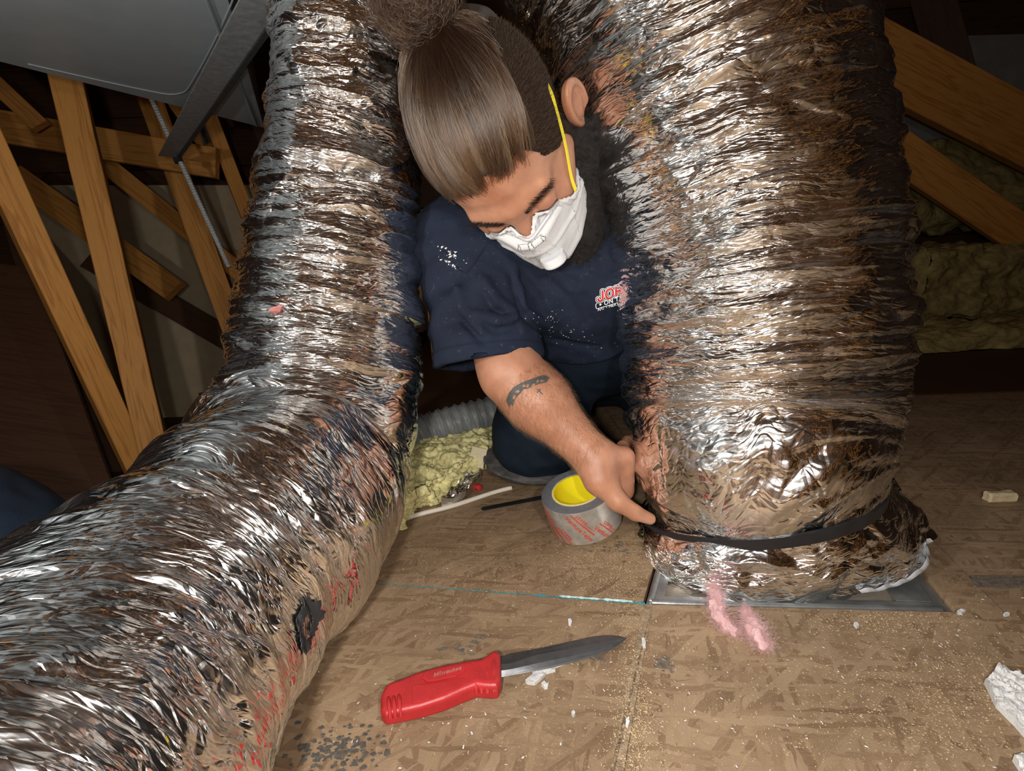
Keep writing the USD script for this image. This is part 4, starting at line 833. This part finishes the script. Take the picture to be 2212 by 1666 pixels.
# pale torn hem of the cuff at the right
hm = V.reshape(-1, 3)[0:0]
ca = np.linspace(.30, 1.22, 56); hemline = []
for a in ca:
    jn = int(np.clip((a + np.pi) / (2 * np.pi) * na, 0, na - 1)); hemline.append(cf.vertices[(ns - 1) * na + jn])
hemline = np.array(hemline); hw = .004 + .006 * np.exp(-((ca - 1.1) / .2) ** 2) + .002 * np.sin(ca * 40)
hv2 = np.concatenate([np.stack([q + (0, 0, w), q + unit((q - top) * (1, 1, 0)) * .004 + (0, 0, w * .4), q - (0, 0, .002)]) for q, w in zip(hemline, hw)])
hf2 = []
for i in range(len(ca) - 1):
    for k in (0, 1): p = i * 3 + k; hf2 += [(p, p + 1, p + 4), (p, p + 4, p + 3)]
obj('torn_hem', trimesh.Trimesh(hv2, np.array(hf2), process=False), 'grey_liner', rd_, smooth=True, label='pale grey torn edge of the cuff')
# sheet-metal boot set in the floor opening
OP = Polygon([tuple(q) for q in BX])
bt = thing('floor_boot', 'sheet metal register boot set in the floor opening under the right duct', 'duct boot', (*bc[:2], -.1))
inn = OP.buffer(-.002); ring_in = Point(*top[:2]).buffer(.142, 64)
obj('top_plate', extrude(inn.buffer(-.004).difference(ring_in), .002, -.016), 'dusty_metal', bt)
obj('rim', extrude(inn.difference(inn.buffer(-.020)), .0018, -.007), 'sheet_metal', bt)
bp_ = np.array(inn.buffer(-.010).exterior.coords)
for a, b in ((0, 1), (1, 2), (2, 3), (3, 4), (4, 5), (5, 0)):
    pa, pb = BX[a], BX[b]; dd = unit(np.r_[pb - pa, 0]); nn = np.array([-dd[1], dd[0], 0])
    if a in (0, 5): obj('rolled_edge', tube(np.linspace(np.r_[pa, -.004] + nn * .007 + dd * .012, np.r_[pb, -.004] + nn * .007 - dd * .012, 14), (.0042), 10), 'sheet_metal', bt, smooth=True)
    obj('side_wall', box((np.linalg.norm(pb - pa) - .012, .0015, .11), np.r_[(pa + pb) / 2, -.073] + nn * .0085, np.array([dd, nn, (0, 0, 1)]).T), 'sheet_metal', bt)
obj('wide_flange', extrude(Polygon([(.478, .492), (.520, .488), (.590, .70), (.566, .845), (.545, .845), (.555, .70)]), .0016, -.0045), 'sheet_metal', bt)
obj('collar', lathe([(.140, -.06), (.1425, -.06), (.1425, .012), (.140, .012)], 64).apply_translation((top[0], top[1], 0)), 'sheet_metal', bt, smooth=30)
for k in range(36):
    a = 2 * np.pi * k / 36; f_ = np.array([[math.cos(a), -math.sin(a), 0], [math.sin(a), math.cos(a), 0], [0, 0, 1]])
    obj('collar_tab', box((.016, .020, .001), (top[0] + .154 * math.cos(a), top[1] + .154 * math.sin(a), -.0125), f_), 'sheet_metal', bt)
# black ring mark and small red patch on the left duct
DL = Drape(lt)
o_, n_ = DL.hit(668, 1352); f_ = frame(n_, (0, 0, 1)); rg = np.random.default_rng(5)
an = np.linspace(0, 2 * np.pi, 60, endpoint=False)
ro = .0165 + rg.normal(0, .0013, 60); ri = .0078 + rg.normal(0, .0008, 60)
ringp = Polygon(np.c_[ro * np.cos(an) * 1.25, ro * np.sin(an) * 1.3], [np.c_[ri * np.cos(an) * 1.3, ri * np.sin(an) * 1.5]]).buffer(0)
obj('ring_mark', DL.flat(ringp, o_, f_[:, 0], f_[:, 1], n_, .0025, .0008, .003), 'black_soft', ld, label='black sooty ring stuck on the foil')
o_, n_ = DL.hit(592, 672); f_ = frame(n_, (0, 0, 1))
obj('red_tab', DL.flat(Polygon([(-.012, -.002), (.008, -.008), (.011, -.005), (.010, .009), (-.002, .005)]), o_, f_[:, 0], f_[:, 1], n_, .003, .0008, .004), 'red_worn', ld, label='small red patch at a fold')

# ------------------------------------------------------------------ knife
def gp(px, h=0.0): return np.array([G(x, y, h) for x, y in px])
K0 = G(1078, 1440, .012); KA = unit(G(1350, 1374, .006) - G(826, 1516, .012)); KN = np.array([0, 0, 1.0]); KA = unit(KA - KN * (KA @ KN)); KB = np.cross(KN, KA)
kn = thing('knife', 'dagger-like knife with red ribbed handle and dark double edged blade, lying on the floor', 'knife', K0 * (1, 1, 0))
def kl(px, h): return np.array([((q - K0) @ KA, (q - K0) @ KB) for q in gp(px, h)])
def rounded(poly, h, z0, e=.004, n=4):
    """a flat part with rounded upper and lower rims"""
    poly = poly.buffer(0); poly = max(getattr(poly, 'geoms', [poly]), key=lambda g: g.area); poly = Polygon(poly.exterior)
    hs, ms = [], []
    for i in range(n + 1):
        t = i / n * np.pi / 2; ms.append((-e * (1 - math.cos(t)), e * (1 - math.sin(t))))
    prof = [(-e + e * math.sin(i / n * np.pi / 2), e - e * math.cos(i / n * np.pi / 2)) for i in range(n + 1)] + [(-e + e * math.cos(i / n * np.pi / 2), h - e + e * math.sin(i / n * np.pi / 2)) for i in range(n + 1)]
    ps = np.array(poly.exterior.segmentize(.0025).coords)[:-1]; N = len(ps); rings = []
    nx = np.roll(ps, -1, 0) - np.roll(ps, 1, 0); nx /= np.linalg.norm(nx, axis=1, keepdims=True); nrm = np.c_[nx[:, 1], -nx[:, 0]] * (1 if poly.exterior.is_ccw else -1)
    for off, z in prof: rings.append(np.c_[ps + nrm * off, np.full(N, z0 + z)])
    V = np.concatenate(rings); F = []
    for i in range(len(prof) - 1):
        for k in range(N): a, b = i * N + k, i * N + (k + 1) % N; F += [(a, b, b + N), (a, b + N, a + N)]
    from mapbox_earcut import triangulate_float64
    for rg_, fl in ((0, True), (len(prof) - 1, False)):
        tri = triangulate_float64(np.ascontiguousarray(rings[rg_][:, :2]), np.array([N], np.uint32)).reshape(-1, 3)
        F += [tuple((t[::-1] if fl else t) + rg_ * N) for t in tri]
    t = trimesh.Trimesh(V, np.array(F), process=False); t.fix_normals(); return t
def kw(t): return trimesh.Trimesh(K0 * (1, 1, 0) + t.vertices[:, :1] * KA + t.vertices[:, 1:2] * KB + t.vertices[:, 2:] * KN, t.faces, process=False)
# traced in the photograph at the height of the handle's upper side
hpx = [(822, 1500), (827, 1488), (834, 1476), (842, 1471), (866, 1464), (905, 1449), (960, 1436), (1010, 1428), (1040, 1424), (1052, 1416), (1062, 1408), (1072, 1406), (1080, 1414), (1081, 1440), (1081, 1468), (1074, 1482), (1062, 1483), (1046, 1482), (1030, 1480), (1000, 1491), (960, 1508), (910, 1523), (870, 1531), (832, 1538), (822, 1530)]
import shapely
def soft_slab(poly, h, e, g):
    """a flat part with evenly rounded rims, from its signed distance"""
    poly = poly.buffer(0); poly = max(getattr(poly, 'geoms', [poly]), key=lambda q: q.area); bd = poly.exterior; shapely.prepare(poly); shapely.prepare(bd)
    def sd(p):
        pt = shapely.points(p[:, 0], p[:, 1]); d2 = shapely.distance(pt, bd); d2 = np.where(shapely.contains(poly, pt), -d2, d2) + e; w = np.abs(p[:, 2] - h / 2) - h / 2 + e
        return np.minimum(np.maximum(d2, w), 0) + np.hypot(np.maximum(d2, 0), np.maximum(w, 0)) - e
    x0, y0, x1, y1 = poly.bounds; return surface(sd, (x0 - .006, y0 - .006, -.006), (x1 + .006, y1 + .006, h + .006), g, 3)
hd_ = soft_slab(Polygon(kl(hpx, .019)).buffer(.0006), .021, .0055, .0009)
hd_.vertices[:, 2] *= 1 - .18 * np.clip((hd_.vertices[:, 0] + .03) / -.11, 0, 1)
hn_ = obj('handle', kw(hd_), 'red_rubber', kn, smooth=True)
def rib(pa, pb, w, z=.0205):
    a, b = kl([pa], .02)[0], kl([pb], .02)[0]; t = np.linspace(0, 1, 16); c = a + (b - a) * t[:, None]
    return kw(tube(np.c_[c, .0035 + (z - .0045) * np.sin(np.pi * (.06 + .88 * t)) ** .38], w, 8))
for pa, pb, w in (((1066, 1407), (1068, 1482), .0030), ((1050, 1420), (1053, 1484), .0022), ((1038, 1426), (1040, 1484), .0020), ((1027, 1452), (1029, 1484), .0018), ((838, 1496), (842, 1539), .0019), ((849, 1494), (853, 1537), .0019), ((860, 1490), (865, 1534), .0018)):
    obj('rib', rib(pa, pb, w), 'red_rubber', hn_, smooth=40)
pan = Polygon(kl([(912, 1466), (918, 1452), (950, 1444), (1010, 1434), (1022, 1436), (1012, 1444), (985, 1462), (940, 1472), (922, 1473)], .021)).buffer(-.001).buffer(.001)
obj('grip_panel', kw(rounded(pan, .0022, .0200, .0009, 2)), 'red_rubber', hn_, smooth=40)
grip = Polygon(kl([(890, 1480), (930, 1478), (1004, 1463), (1014, 1474), (990, 1488), (930, 1512), (890, 1520)], .020)).buffer(-.002).buffer(.002)
obj('grip_panel', kw(rounded(grip, .0016, .0192, .0007, 2)), 'red_rubber', hn_, smooth=40)
nm = text_poly('Milwaukee', .0042, True); nm = affinity.skew(nm, xs=18); nb = nm.centroid; a_, b_ = kl([(928, 1462)], .022)[0], kl([(1004, 1442)], .022)[0]
nm = affinity.rotate(affinity.translate(nm, -nb.x, -nb.y), math.degrees(math.atan2(*(b_ - a_)[::-1])), origin=(0, 0)); nm = affinity.translate(nm, *((a_ + b_) / 2))
obj('lettering', kw(extrude(nm, .0008, .0218)), 'red_worn', hn_)
slot = Polygon(kl([(846, 1484), (872, 1464), (868, 1482), (850, 1492)], .020)); obj('lanyard_slot', kw(extrude(slot.buffer(-.001), .0014, .0168)), 'red_worn', hn_, label='worn pale lanyard slot')
# blade: flat, ridge line, bevelled lower edge and toothed upper edge
up_px = [(1081, 1416), (1100, 1412), (1140, 1404), (1200, 1390), (1260, 1375), (1300, 1367), (1328, 1366), (1352, 1372)]
lo_px = [(1081, 1462), (1120, 1454), (1160, 1446), (1210, 1434), (1260, 1420), (1310, 1402), (1335, 1388), (1352, 1373)]
mid_px = [(1081, 1440), (1110, 1436), (1150, 1421), (1210, 1407), (1265, 1394), (1310, 1384), (1333, 1378), (1352, 1372.5)]
n = 120; s8 = np.linspace(0, 1, n)
def rs(px): q = kl(px, .010); d = np.r_[0, np.cumsum(np.linalg.norm(np.diff(q, axis=0), axis=1))]; return CubicSpline(d / d[-1], q)(s8)
U, Lo, Mi = rs(up_px), rs(lo_px), rs(mid_px)
teeth = .0010 * (np.abs(((s8 * 42) % 1) - .5) * 2) * ((s8 > .06) & (s8 < .78)); U = U + np.array([0, -1])[None] * teeth[:, None] * -1
tk_ = .0052 * (1 - .6 * s8 ** 2)
z0 = .0090 - .004 * s8
rows = [np.c_[U, z0], np.c_[U * .45 + Mi * .55, z0 + tk_ * .35], np.c_[Mi, z0 + tk_ * .8], np.c_[Mi * .35 + Lo * .65, z0 + tk_ * .78], np.c_[Lo, z0], np.c_[Mi, z0 - tk_ * .8]]
V_ = np.stack(rows, 1).reshape(-1, 3); F_l = []
for i in range(n - 1):
    for k in range(6): a, b = i * 6 + k, i * 6 + (k + 1) % 6; F_l += [(a, b, b + 6), (a, b + 6, a + 6)]
F_l += [(0, k + 1, k) for k in range(1, 5)]
bl_ = trimesh.Trimesh(V_, np.array(F_l), process=False); bl_.fix_normals(); bd2 = obj('blade', kw(bl_), 'blade', kn, label='dark grey dagger blade with toothed upper edge')
ed = np.c_[Lo * .93 + Mi * .07, z0 + tk_ * .10]; obj('cutting_edge', kw(tube(ed[4:], .0005, 5)), 'blade_edge', bd2)

# ------------------------------------------------------------------ tape roll
TB = G(1240, 1128, 0); TZ = np.array([-.25, -.10, 1.0]); TZ = unit(TZ); Rt, Ri, Ht = .059, .0385, .060
TF = frame(TZ, (0, 1, 0)); TO = np.array([TB[0] + .016, .676, .0165])
tp = thing('tape_roll', 'roll of foil tape with bright yellow core, standing beside the hand', 'tape roll', TO)
def tw(t): return place(t, TO, TF)
obj('tape_winding', tw(lathe([(Ri + .004, 0), (Rt, 0), (Rt + .0003, .0012), (Rt + .0003, Ht - .0012), (Rt, Ht), (Ri + .004, Ht)], 72)), 'tape_liner', tp, smooth=30)
obj('winding_face', tw(lathe([(Ri + .003, Ht), (Rt - .0002, Ht), (Rt - .0002, Ht + .0004), (Ri + .003, Ht + .0004)], 72)), 'tape_side', tp, label='grey side of the wound tape')
co = obj('core', tw(lathe([(Ri - .0005, -.0005), (Ri + .003, -.0005), (Ri + .003, Ht + .0008), (Ri - .0005, Ht + .0008), (Ri - .0005, -.0005)], 72)), 'core_yellow', tp, smooth=30, label='bright yellow cardboard core')
obj('core_lip', tw(lathe([(Ri + .0012, Ht + .0008), (Ri + .0030, Ht + .0008), (Ri + .0030, Ht + .0016), (Ri + .0012, Ht + .0016)], 72)), 'paper_edge', co)
def wrap_print(shape, a0, z0_, rot, R0, inside=False):
    g = affinity.translate(affinity.rotate(shape, rot, origin=(0, 0)), 0, z0_)
    g = g.intersection(Polygon([(-.2, .0015), (.2, .0015), (.2, Ht - .0015), (-.2, Ht - .0015)]))
    ms = []
    for p_ in getattr(g, 'geoms', [g]):
        if p_.is_empty or p_.geom_type != 'Polygon' or p_.area < 1e-8: continue
        t = trimesh.creation.extrude_polygon(p_.segmentize(.003), .0002, engine='earcut'); v, f = trimesh.remesh.subdivide_to_size(t.vertices, t.faces, .006, max_iter=5); ms.append(trimesh.Trimesh(v, f, process=False))
    if not ms: return None
    t = cat(*ms); s_ = -1 if inside else 1; a = a0 + s_ * t.vertices[:, 0] / R0; rr = R0 + (-.0002 - t.vertices[:, 2] if inside else .0005 + t.vertices[:, 2])
    w = trimesh.Trimesh(np.c_[rr * np.cos(a), rr * np.sin(a), t.vertices[:, 1]], t.faces, process=False); w.fix_normals(); return tw(w)
def label_block():
    a = text_poly('VentureTape', .0062, True); a = affinity.translate(a, -.002, -.0095); c = text_poly('1599B', .0048, True); c = affinity.translate(c, .004, .0042)
    k = affinity.translate(text_poly('UL181A-P', .0022, False), .026, .0045)
    from shapely.ops import unary_union
    return unary_union([a, c, k, Polygon([(0, .0006), (.046, .0006), (.046, .0026), (0, .0026)])])
lbk = affinity.scale(label_block(), 1.08, 1.08, origin=(0, 0))
toc = TF.T @ (CC - TO); afr = math.atan2(toc[1], toc[0])
for da, zz in ((-.36, .056), (-.86, .0285), (.30, .030), (-1.32, .054), (.95, .054), (1.5, .03), (2.2, .04), (3.0, .03), (-2.3, .035)):
    t = wrap_print(lbk, afr + da, zz, -58, Rt)
    if t is not None: obj('print', t, 'print_red', tp)
pl_ = text_poly('_________', .003, False)
ln2 = wrap_print(Polygon([(0, 0), (.030, .0002), (.030, .0007), (0, .0005)]).union(Polygon([(.010, -.0022), (.034, -.0020), (.034, -.0015), (.010, -.0017)])), afr + np.pi - .35, .036, 0, Ri - .0005, True)
obj('core_print', ln2, 'black_soft', co)

# ------------------------------------------------------------------ small things on the floor
def floor_poly(px, h=0.0): return Polygon([tuple(q[:2]) for q in gp(px, h)])
def sheet(poly, th, z, seed, amp=.002, sc=40, cell=.006):
    t = extrude(poly.buffer(0), th, z); v, f = trimesh.remesh.subdivide_to_size(t.vertices, t.faces, cell, max_iter=7); v = np.array(v)
    up = v[:, 2] > z + th * .5; n1 = meshkit.fbm(np.c_[v[:, :2] * sc, 0 * v[:, 0]], 4, seed); v[:, 2] += amp * n1 * np.where(up, 1, .0); return trimesh.Trimesh(v, f, process=False)
def chip(px, label, name='plaster_chip', mt='plaster', th=.0025, group=None, amp=.003, cat_='plaster chip', seed=1):
    p = floor_poly(px).buffer(0); p = max(getattr(p, 'geoms', [p]), key=lambda g: g.area); c = p.centroid; return obj(name, sheet(p, th, .0004, seed, amp, 160, .003), mt, label=label, cat=cat_, group=group, base=(c.x, c.y, 0))
chip([(1135, 1477), (1150, 1462), (1150, 1452), (1170, 1443), (1195, 1438), (1215, 1430), (1230, 1427), (1222, 1436), (1195, 1447), (1200, 1453), (1180, 1458), (1170, 1470), (1155, 1482), (1140, 1480)], 'large ragged white plaster chip lying under the knife blade')
chip([(1169, 1483), (1176, 1477), (1182, 1483), (1186, 1478), (1183, 1490), (1176, 1491)], 'small white heart-shaped plaster chip just below the knife blade', seed=2)
chip([(1227, 1344), (1233, 1342), (1236, 1348), (1233, 1355), (1228, 1352)], 'small white chip above the middle of the knife blade', seed=3)
chip([(1386, 1386), (1391, 1384), (1395, 1392), (1394, 1403), (1389, 1404), (1386, 1396)], 'white sliver on the panel joint right of the knife tip', seed=4)
chip([(1234, 1546), (1240, 1541), (1243, 1546), (1239, 1552)], 'tiny white chip well below the knife blade', seed=5)
chip([(1843, 1352), (1850, 1350), (1855, 1357), (1850, 1360)], 'white chip on the floor in front of the boot', seed=6)
chip([(2066, 1324), (2078, 1321), (2085, 1324), (2076, 1329), (2067, 1329)], 'white chip at the right corner of the boot opening', seed=7)
chip([(2166, 1330), (2176, 1328), (2180, 1332), (2170, 1334)], 'white chip furthest right beyond the boot opening', seed=8)
chip([(1352, 1560), (1358, 1556), (1360, 1566), (1356, 1576), (1351, 1572)], 'white chip lying low on the panel joint', seed=9)
chip([(2125, 1478), (2138, 1470), (2152, 1447), (2168, 1449), (2185, 1462), (2230, 1470), (2300, 1480), (2300, 1640), (2225, 1610), (2190, 1570), (2150, 1530), (2138, 1505)], 'crumpled white paper sheet at the right edge of the floor', 'paper_sheet', 'plaster', .001, amp=.012, cat_='paper', seed=10)
chip([(2186, 1645), (2215, 1633), (2290, 1660), (2290, 1740), (2220, 1700)], 'white paper corner in the lower right corner of the floor', 'paper_sheet', 'plaster', .001, amp=.010, cat_='paper', seed=11)
fc = G(2158, 1082); obj('foam_chip', lumpy(box((.050, .016, .017), fc + (0, 0, .0085), None, .003).subdivide().subdivide().subdivide(), .0015, 120, 3), 'foam_chip', label='beige foam crumb lying on the dim floor at the right', cat='foam crumb', base=fc)
# pink fibreglass tufts
def tuft(name, pts, rad, label, n=3200, seed=1):
    c = spline(np.array([G(x, y, h) for x, y, h in pts]), 26); rr = np.interp(np.linspace(0, 1, 26), np.linspace(0, 1, len(rad)), rad); b = thing(name, label, 'insulation tuft', c[-1] * (1, 1, 0))
    t = tube(c, rr * .75, 14); v, f = trimesh.remesh.subdivide_to_size(t.vertices, t.faces, .003, max_iter=5); t = lumpy(trimesh.Trimesh(v, f, process=True), .007, 160, seed, 4); t.vertices[:, 2] = np.maximum(t.vertices[:, 2], .0006)
    obj('wool', t, 'pink_wool', b, smooth=True); r = np.random.default_rng(seed); fs = []
    for i in range(n):
        k = r.integers(0, 26); p0 = c[k] + r.normal(0, rr[k] * .62, 3); d = unit(r.normal(0, 1, 3)); d2 = r.normal(0, .5, 3); L = r.uniform(.003, .010)
        q = np.array([p0, p0 + d * L * .4, p0 + (d + d2 * .4) * L * .7, p0 + (d + d2) * L]); q[:, 2] = np.maximum(q[:, 2], .001); fs.append(q)
    curves('fibre', fs, [(.00012, .6)] * n, 'pink_wool', b, kind='stuff')
tuft('wool_tuft', [(1540, 1268, .012), (1548, 1300, .014), (1560, 1340, .008), (1590, 1366, .006)], (.004, .008, .009, .006), 'pink fibreglass tuft hanging over the front rim of the boot', seed=1)
tuft('wool_tuft', [(1606, 1316, .010), (1622, 1345, .008), (1640, 1378, .010), (1652, 1396, .006)], (.002, .006, .0115, .006), 'separate pink fibreglass tuft lying in front of the boot', seed=2)
tuft('wool_tuft', [(1482, 1254, -.008), (1498, 1262, -.008), (1512, 1268, -.008)], (.004, .006, .003), 'small pink fibreglass scrap inside the boot opening', 200, seed=3)
# yellow batt, grey flexible duct and oddments beside the man's knee
bpx = [(850, 1160), (862, 1090), (880, 1040), (900, 1000), (960, 985), (1010, 950), (1050, 930), (1062, 960), (1062, 1000), (1030, 1030), (985, 1060), (940, 1095), (900, 1110), (870, 1140)]
bpol = Polygon([tuple(G(x, y)[:2]) for x, y in bpx]).union(Polygon([tuple(G(x, y)[:2]) for x, y in [(850, 1160), (820, 1150), (830, 1000), (900, 960), (960, 960)]])).buffer(0)
bt_ = extrude(bpol.simplify(.004), .045, .002); v, f = trimesh.remesh.subdivide_to_size(bt_.vertices, bt_.faces, .0045, max_iter=9); bt_ = trimesh.Trimesh(v, f, process=True); trimesh.smoothing.filter_laplacian(bt_, iterations=14)
bt_ = lumpy(bt_, .026, 28, 4, 4); bt_ = lumpy(bt_, .009, 95, 7, 4); bt_.vertices[:, 2] = np.maximum(bt_.vertices[:, 2], .001)
bb = thing('insulation_batt', 'yellow fibreglass batt on the floor beside the man\'s knee', 'insulation', G(940, 1060)); obj('wool', bt_, 'batt', bb, smooth=True)
fl0 = P(1032, 988, .955); obj('paper_flap', place(lumpy(box((.032, .003, .040), (0, 0, 0)).subdivide().subdivide(), .001, 90, 2), fl0, frame(U_ * .9 + R_ * .2, -F_)), 'cream_paper', bb, label='cream paper flap of the batt')
fxa, fxb = P(800, 982, 1.06), P(1100, 886, 1.16); fn = 900; tt0 = np.linspace(0, 1, fn); L0 = np.linalg.norm(fxb - fxa)
fx_ = thing('flexible_duct', 'thin grey ribbed flexible hose behind the yellow batt', 'flexible duct', (fxa + fxb) / 2)
ca_ = fxa + (fxb - fxa) * tt0[:, None] + U_ * (.012 * np.sin(np.pi * tt0))[:, None]
hose = tube(ca_[::5], 0.043 - .004 * np.abs(np.sin(np.pi * tt0[::5] * L0 / .021)) ** .7, 40); hose = lumpy(hose, .003, 70, 3); obj('hose', hose, 'grey_flex', fx_, smooth=True)
fr0 = frame(fxb - fxa); ph = 2 * np.pi * tt0 * L0 / .021
obj('wire_helix', tube(ca_ + 0.0428 * (np.cos(ph)[:, None] * fr0[:, 0] + np.sin(ph)[:, None] * fr0[:, 1]), .0016, 5), 'grey_flex', fx_, smooth=True)
sk = [(952, 1070), (972, 1052), (985, 1040), (992, 1020), (1015, 1010), (1040, 1008), (1030, 1028), (1005, 1050), (975, 1064)]
sp0 = Polygon([tuple(G(x, y, .03)[:2]) for x, y in sk]).buffer(0); t = sheet(sp0, .0015, .006, 3, .028, 50, .006); obj('foil_scrap', t, 'foil_scrap', label='crumpled dark foil scrap at the edge of the yellow batt', cat='foil scrap', base=G(990, 1045))
wc = spline(np.array([G(x, y, .004) for x, y in ((885, 1118), (900, 1113), (960, 1098), (1030, 1076), (1105, 1054))]), 40); obj('cable', tube(wc, .0042, 10), 'cable_white', smooth=True, label='white cable lying on the floor in front of the batt', cat='cable', base=wc[0])
zt = [G(1040, 1101, .002), G(1190, 1072, .002)]; zd = unit(zt[1] - zt[0]); zn = np.cross((0, 0, 1), zd); zl = np.linalg.norm(zt[1] - zt[0])
zp = Polygon([(0, -.002), (.004, -.0055), (zl + .05, -.0062), (zl + .05, .0062), (.004, .0055), (0, .002)]); zm = extrude(zp, .0016); zm.vertices = zt[0] + zm.vertices[:, :1] * zd + zm.vertices[:, 1:2] * zn + zm.vertices[:, 2:] * (0, 0, 1)
obj('cable_tie', zm, 'black_plastic', label='flat black strap end lying on the floor left of the tape roll', cat='cable tie', base=zt[0])
rc = G(1034, 1046, .012); obj('red_cap', place(lathe([(0, 0), (.006, 0), (.007, .002), (.0065, .008), (.004, .010), (0, .0105)], 24), rc - (0, 0, .012)), 'red_rubber', smooth=30, label='small red cap on the floor by the man\'s knee', cat='cap', base=rc)
# sawdust, flecks and stains
def flakes(n, area, smi, sma, seed, z=.0004):
    r = np.random.default_rng(seed); V, F = [], []
    for i in range(n):
        k = r.integers(len(area)); x, y, sx, sy = area[k]; p = G(x + r.normal(0, sx), y + r.normal(0, sy))
        if OP.buffer(.004).contains(Point(p[0], p[1])) or p[1] > 1.2: continue
        L = r.uniform(smi, sma); w = L * r.uniform(.2, .6); a = r.uniform(0, 6.28); c, s_ = math.cos(a), math.sin(a); zz = z + r.uniform(0, .0012); tl = r.normal(0, .25) * L
        q = [(-L, -w, 0), (L, -w * .6, tl), (L * .8, w, tl), (-L * .7, w * .8, 0), (0, 0, w * .8)]; b = len(V)
        V += [(p[0] + u * c - v_ * s_, p[1] + u * s_ + v_ * c, max(zz + h, .0002)) for u, v_, h in q]; F += [(b, b + 1, b + 4), (b + 1, b + 2, b + 4), (b + 2, b + 3, b + 4), (b + 3, b, b + 4)]
    return trimesh.Trimesh(np.array(V), np.array(F), process=False)
obj('sawdust', flakes(11000, [(1240, 1215, 90, 35), (1330, 1250, 50, 50), (1370, 1450, 22, 140), (1370, 1600, 30, 90), (2080, 1480, 90, 90), (1950, 1500, 120, 90), (1250, 1400, 220, 100), (1900, 1340, 90, 20), (1700, 1500, 300, 100), (1000, 1230, 120, 60)], .0003, .0012, 4), 'sawdust', label='pale sawdust scattered over the floor panels', cat='sawdust', kind='stuff')
obj('plaster_flecks', flakes(260, [(1300, 1450, 250, 120), (1000, 1560, 250, 80), (1700, 1480, 350, 110), (2050, 1350, 90, 60)], .0006, .0018, 9), 'plaster', label='tiny white plaster flecks sprinkled over the floor', cat='plaster dust', kind='stuff')
def stains(n, cx, cy, sx, sy, r0, r1, seed):
    r = np.random.default_rng(seed); ms = []
    for i in range(n):
        p = G(cx + r.normal(0, sx), cy + r.normal(0, sy)); k = 14; a = np.linspace(0, 6.28, k, endpoint=False) + r.normal(0, .1, k); R0 = r.uniform(r0, r1); rr = R0 * r.uniform(.6, 1.1, k)
        try: ms.append(extrude(Polygon(np.c_[p[0] + rr * np.cos(a) * 1.5, p[1] + rr * np.sin(a)]).buffer(0), .00015, .0001 + i * 8e-6))
        except Exception: pass
    return cat(*ms)
obj('stain', stains(150, 735, 1622, 46, 28, .0007, .0026, 2), 'char', fl, label='black spatter stain in the lower left', kind='stuff')
for (cx, cy, sx, sy, n_) in ((1437, 1435, 8, 9, 24), (1290, 1423, 8, 4, 10), (1340, 1185, 34, 8, 26), (985, 1404, 16, 6, 14), (1030, 1385, 6, 6, 6)):
    obj('stain', stains(n_, cx, cy, sx, sy, .0012, .0036, int(cx)), 'stain_brown', fl, label='dark smudge on the panel', kind='stuff')
# rough sawn filler in the panel joint and dark strip in the right joint
jp = [Tj + (-.005, 0), Tj + (.005, -.002), (.077 + .008, .301), (.02 + .009, .172), (.02 - .004, .172), (.077 - .005, .301)]
t = sheet(Polygon(jp), .010, -.0115, 6, .0045, 90, .004); obj('joint_filler', t, 'sawn_edge', fl, label='rough splintered edge along the panel joint')
obj('joint_filler', sheet(Polygon([(.587, .457), (1.6, .366), (1.6, .45), (.604, .535), (.58, .50)]).intersection(Polygon([(.590, .505), (1.6, .425), (1.6, .456), (.606, .528)])), .012, -.0125, 7, .002, 60, .02), 'stain_brown', fl, label='dark gap strip between the right panels')

# ------------------------------------------------------------------ far right: batts, cables; lower left: navy bag
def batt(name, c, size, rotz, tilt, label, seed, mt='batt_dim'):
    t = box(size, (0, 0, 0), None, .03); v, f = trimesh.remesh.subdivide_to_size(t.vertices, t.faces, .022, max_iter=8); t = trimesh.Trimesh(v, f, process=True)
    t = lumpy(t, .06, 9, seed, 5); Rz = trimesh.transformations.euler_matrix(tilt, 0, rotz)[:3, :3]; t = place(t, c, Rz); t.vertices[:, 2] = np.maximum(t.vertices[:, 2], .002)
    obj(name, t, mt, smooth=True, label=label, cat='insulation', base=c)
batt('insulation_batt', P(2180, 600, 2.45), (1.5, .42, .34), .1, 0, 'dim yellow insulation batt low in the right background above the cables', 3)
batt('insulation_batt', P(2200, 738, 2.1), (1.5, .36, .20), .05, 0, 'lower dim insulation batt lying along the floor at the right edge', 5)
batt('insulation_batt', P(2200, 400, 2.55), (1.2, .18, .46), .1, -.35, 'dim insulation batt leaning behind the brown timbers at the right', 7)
for k, (y0, y1, rr, mt, lb) in enumerate(((752, 752, .0075, 'cable_white', 'pale cable running along the batts at the right edge'), (774, 770, .011, 'black_plastic', 'black cable just under the pale one at the right edge'))):
    q = spline([P(1880, y0 + 3, 2.05), P(1990, y0 + 1, 2.05), P(2100, y1, 2.05), P(2330, y1 - 4, 2.05)], 24); obj('cable', tube(q, rr, 8), mt, smooth=True, label=lb, cat='cable', base=q[0])
bg = lumpy(place(trimesh.creation.icosphere(4, 1.0), (0, 0, 0)), .10, 1.6, 3); bgc = np.array([-.98, .66, -.03]); bg = trimesh.Trimesh(bg.vertices * (.17, .20, .17) + bgc, bg.faces, process=False)
obj('cloth_bag', bg, 'navy_bag', smooth=True, label='dark navy cloth bag behind the foreground duct in the lower left', cat='bag', base=bgc * (1, 1, 0))
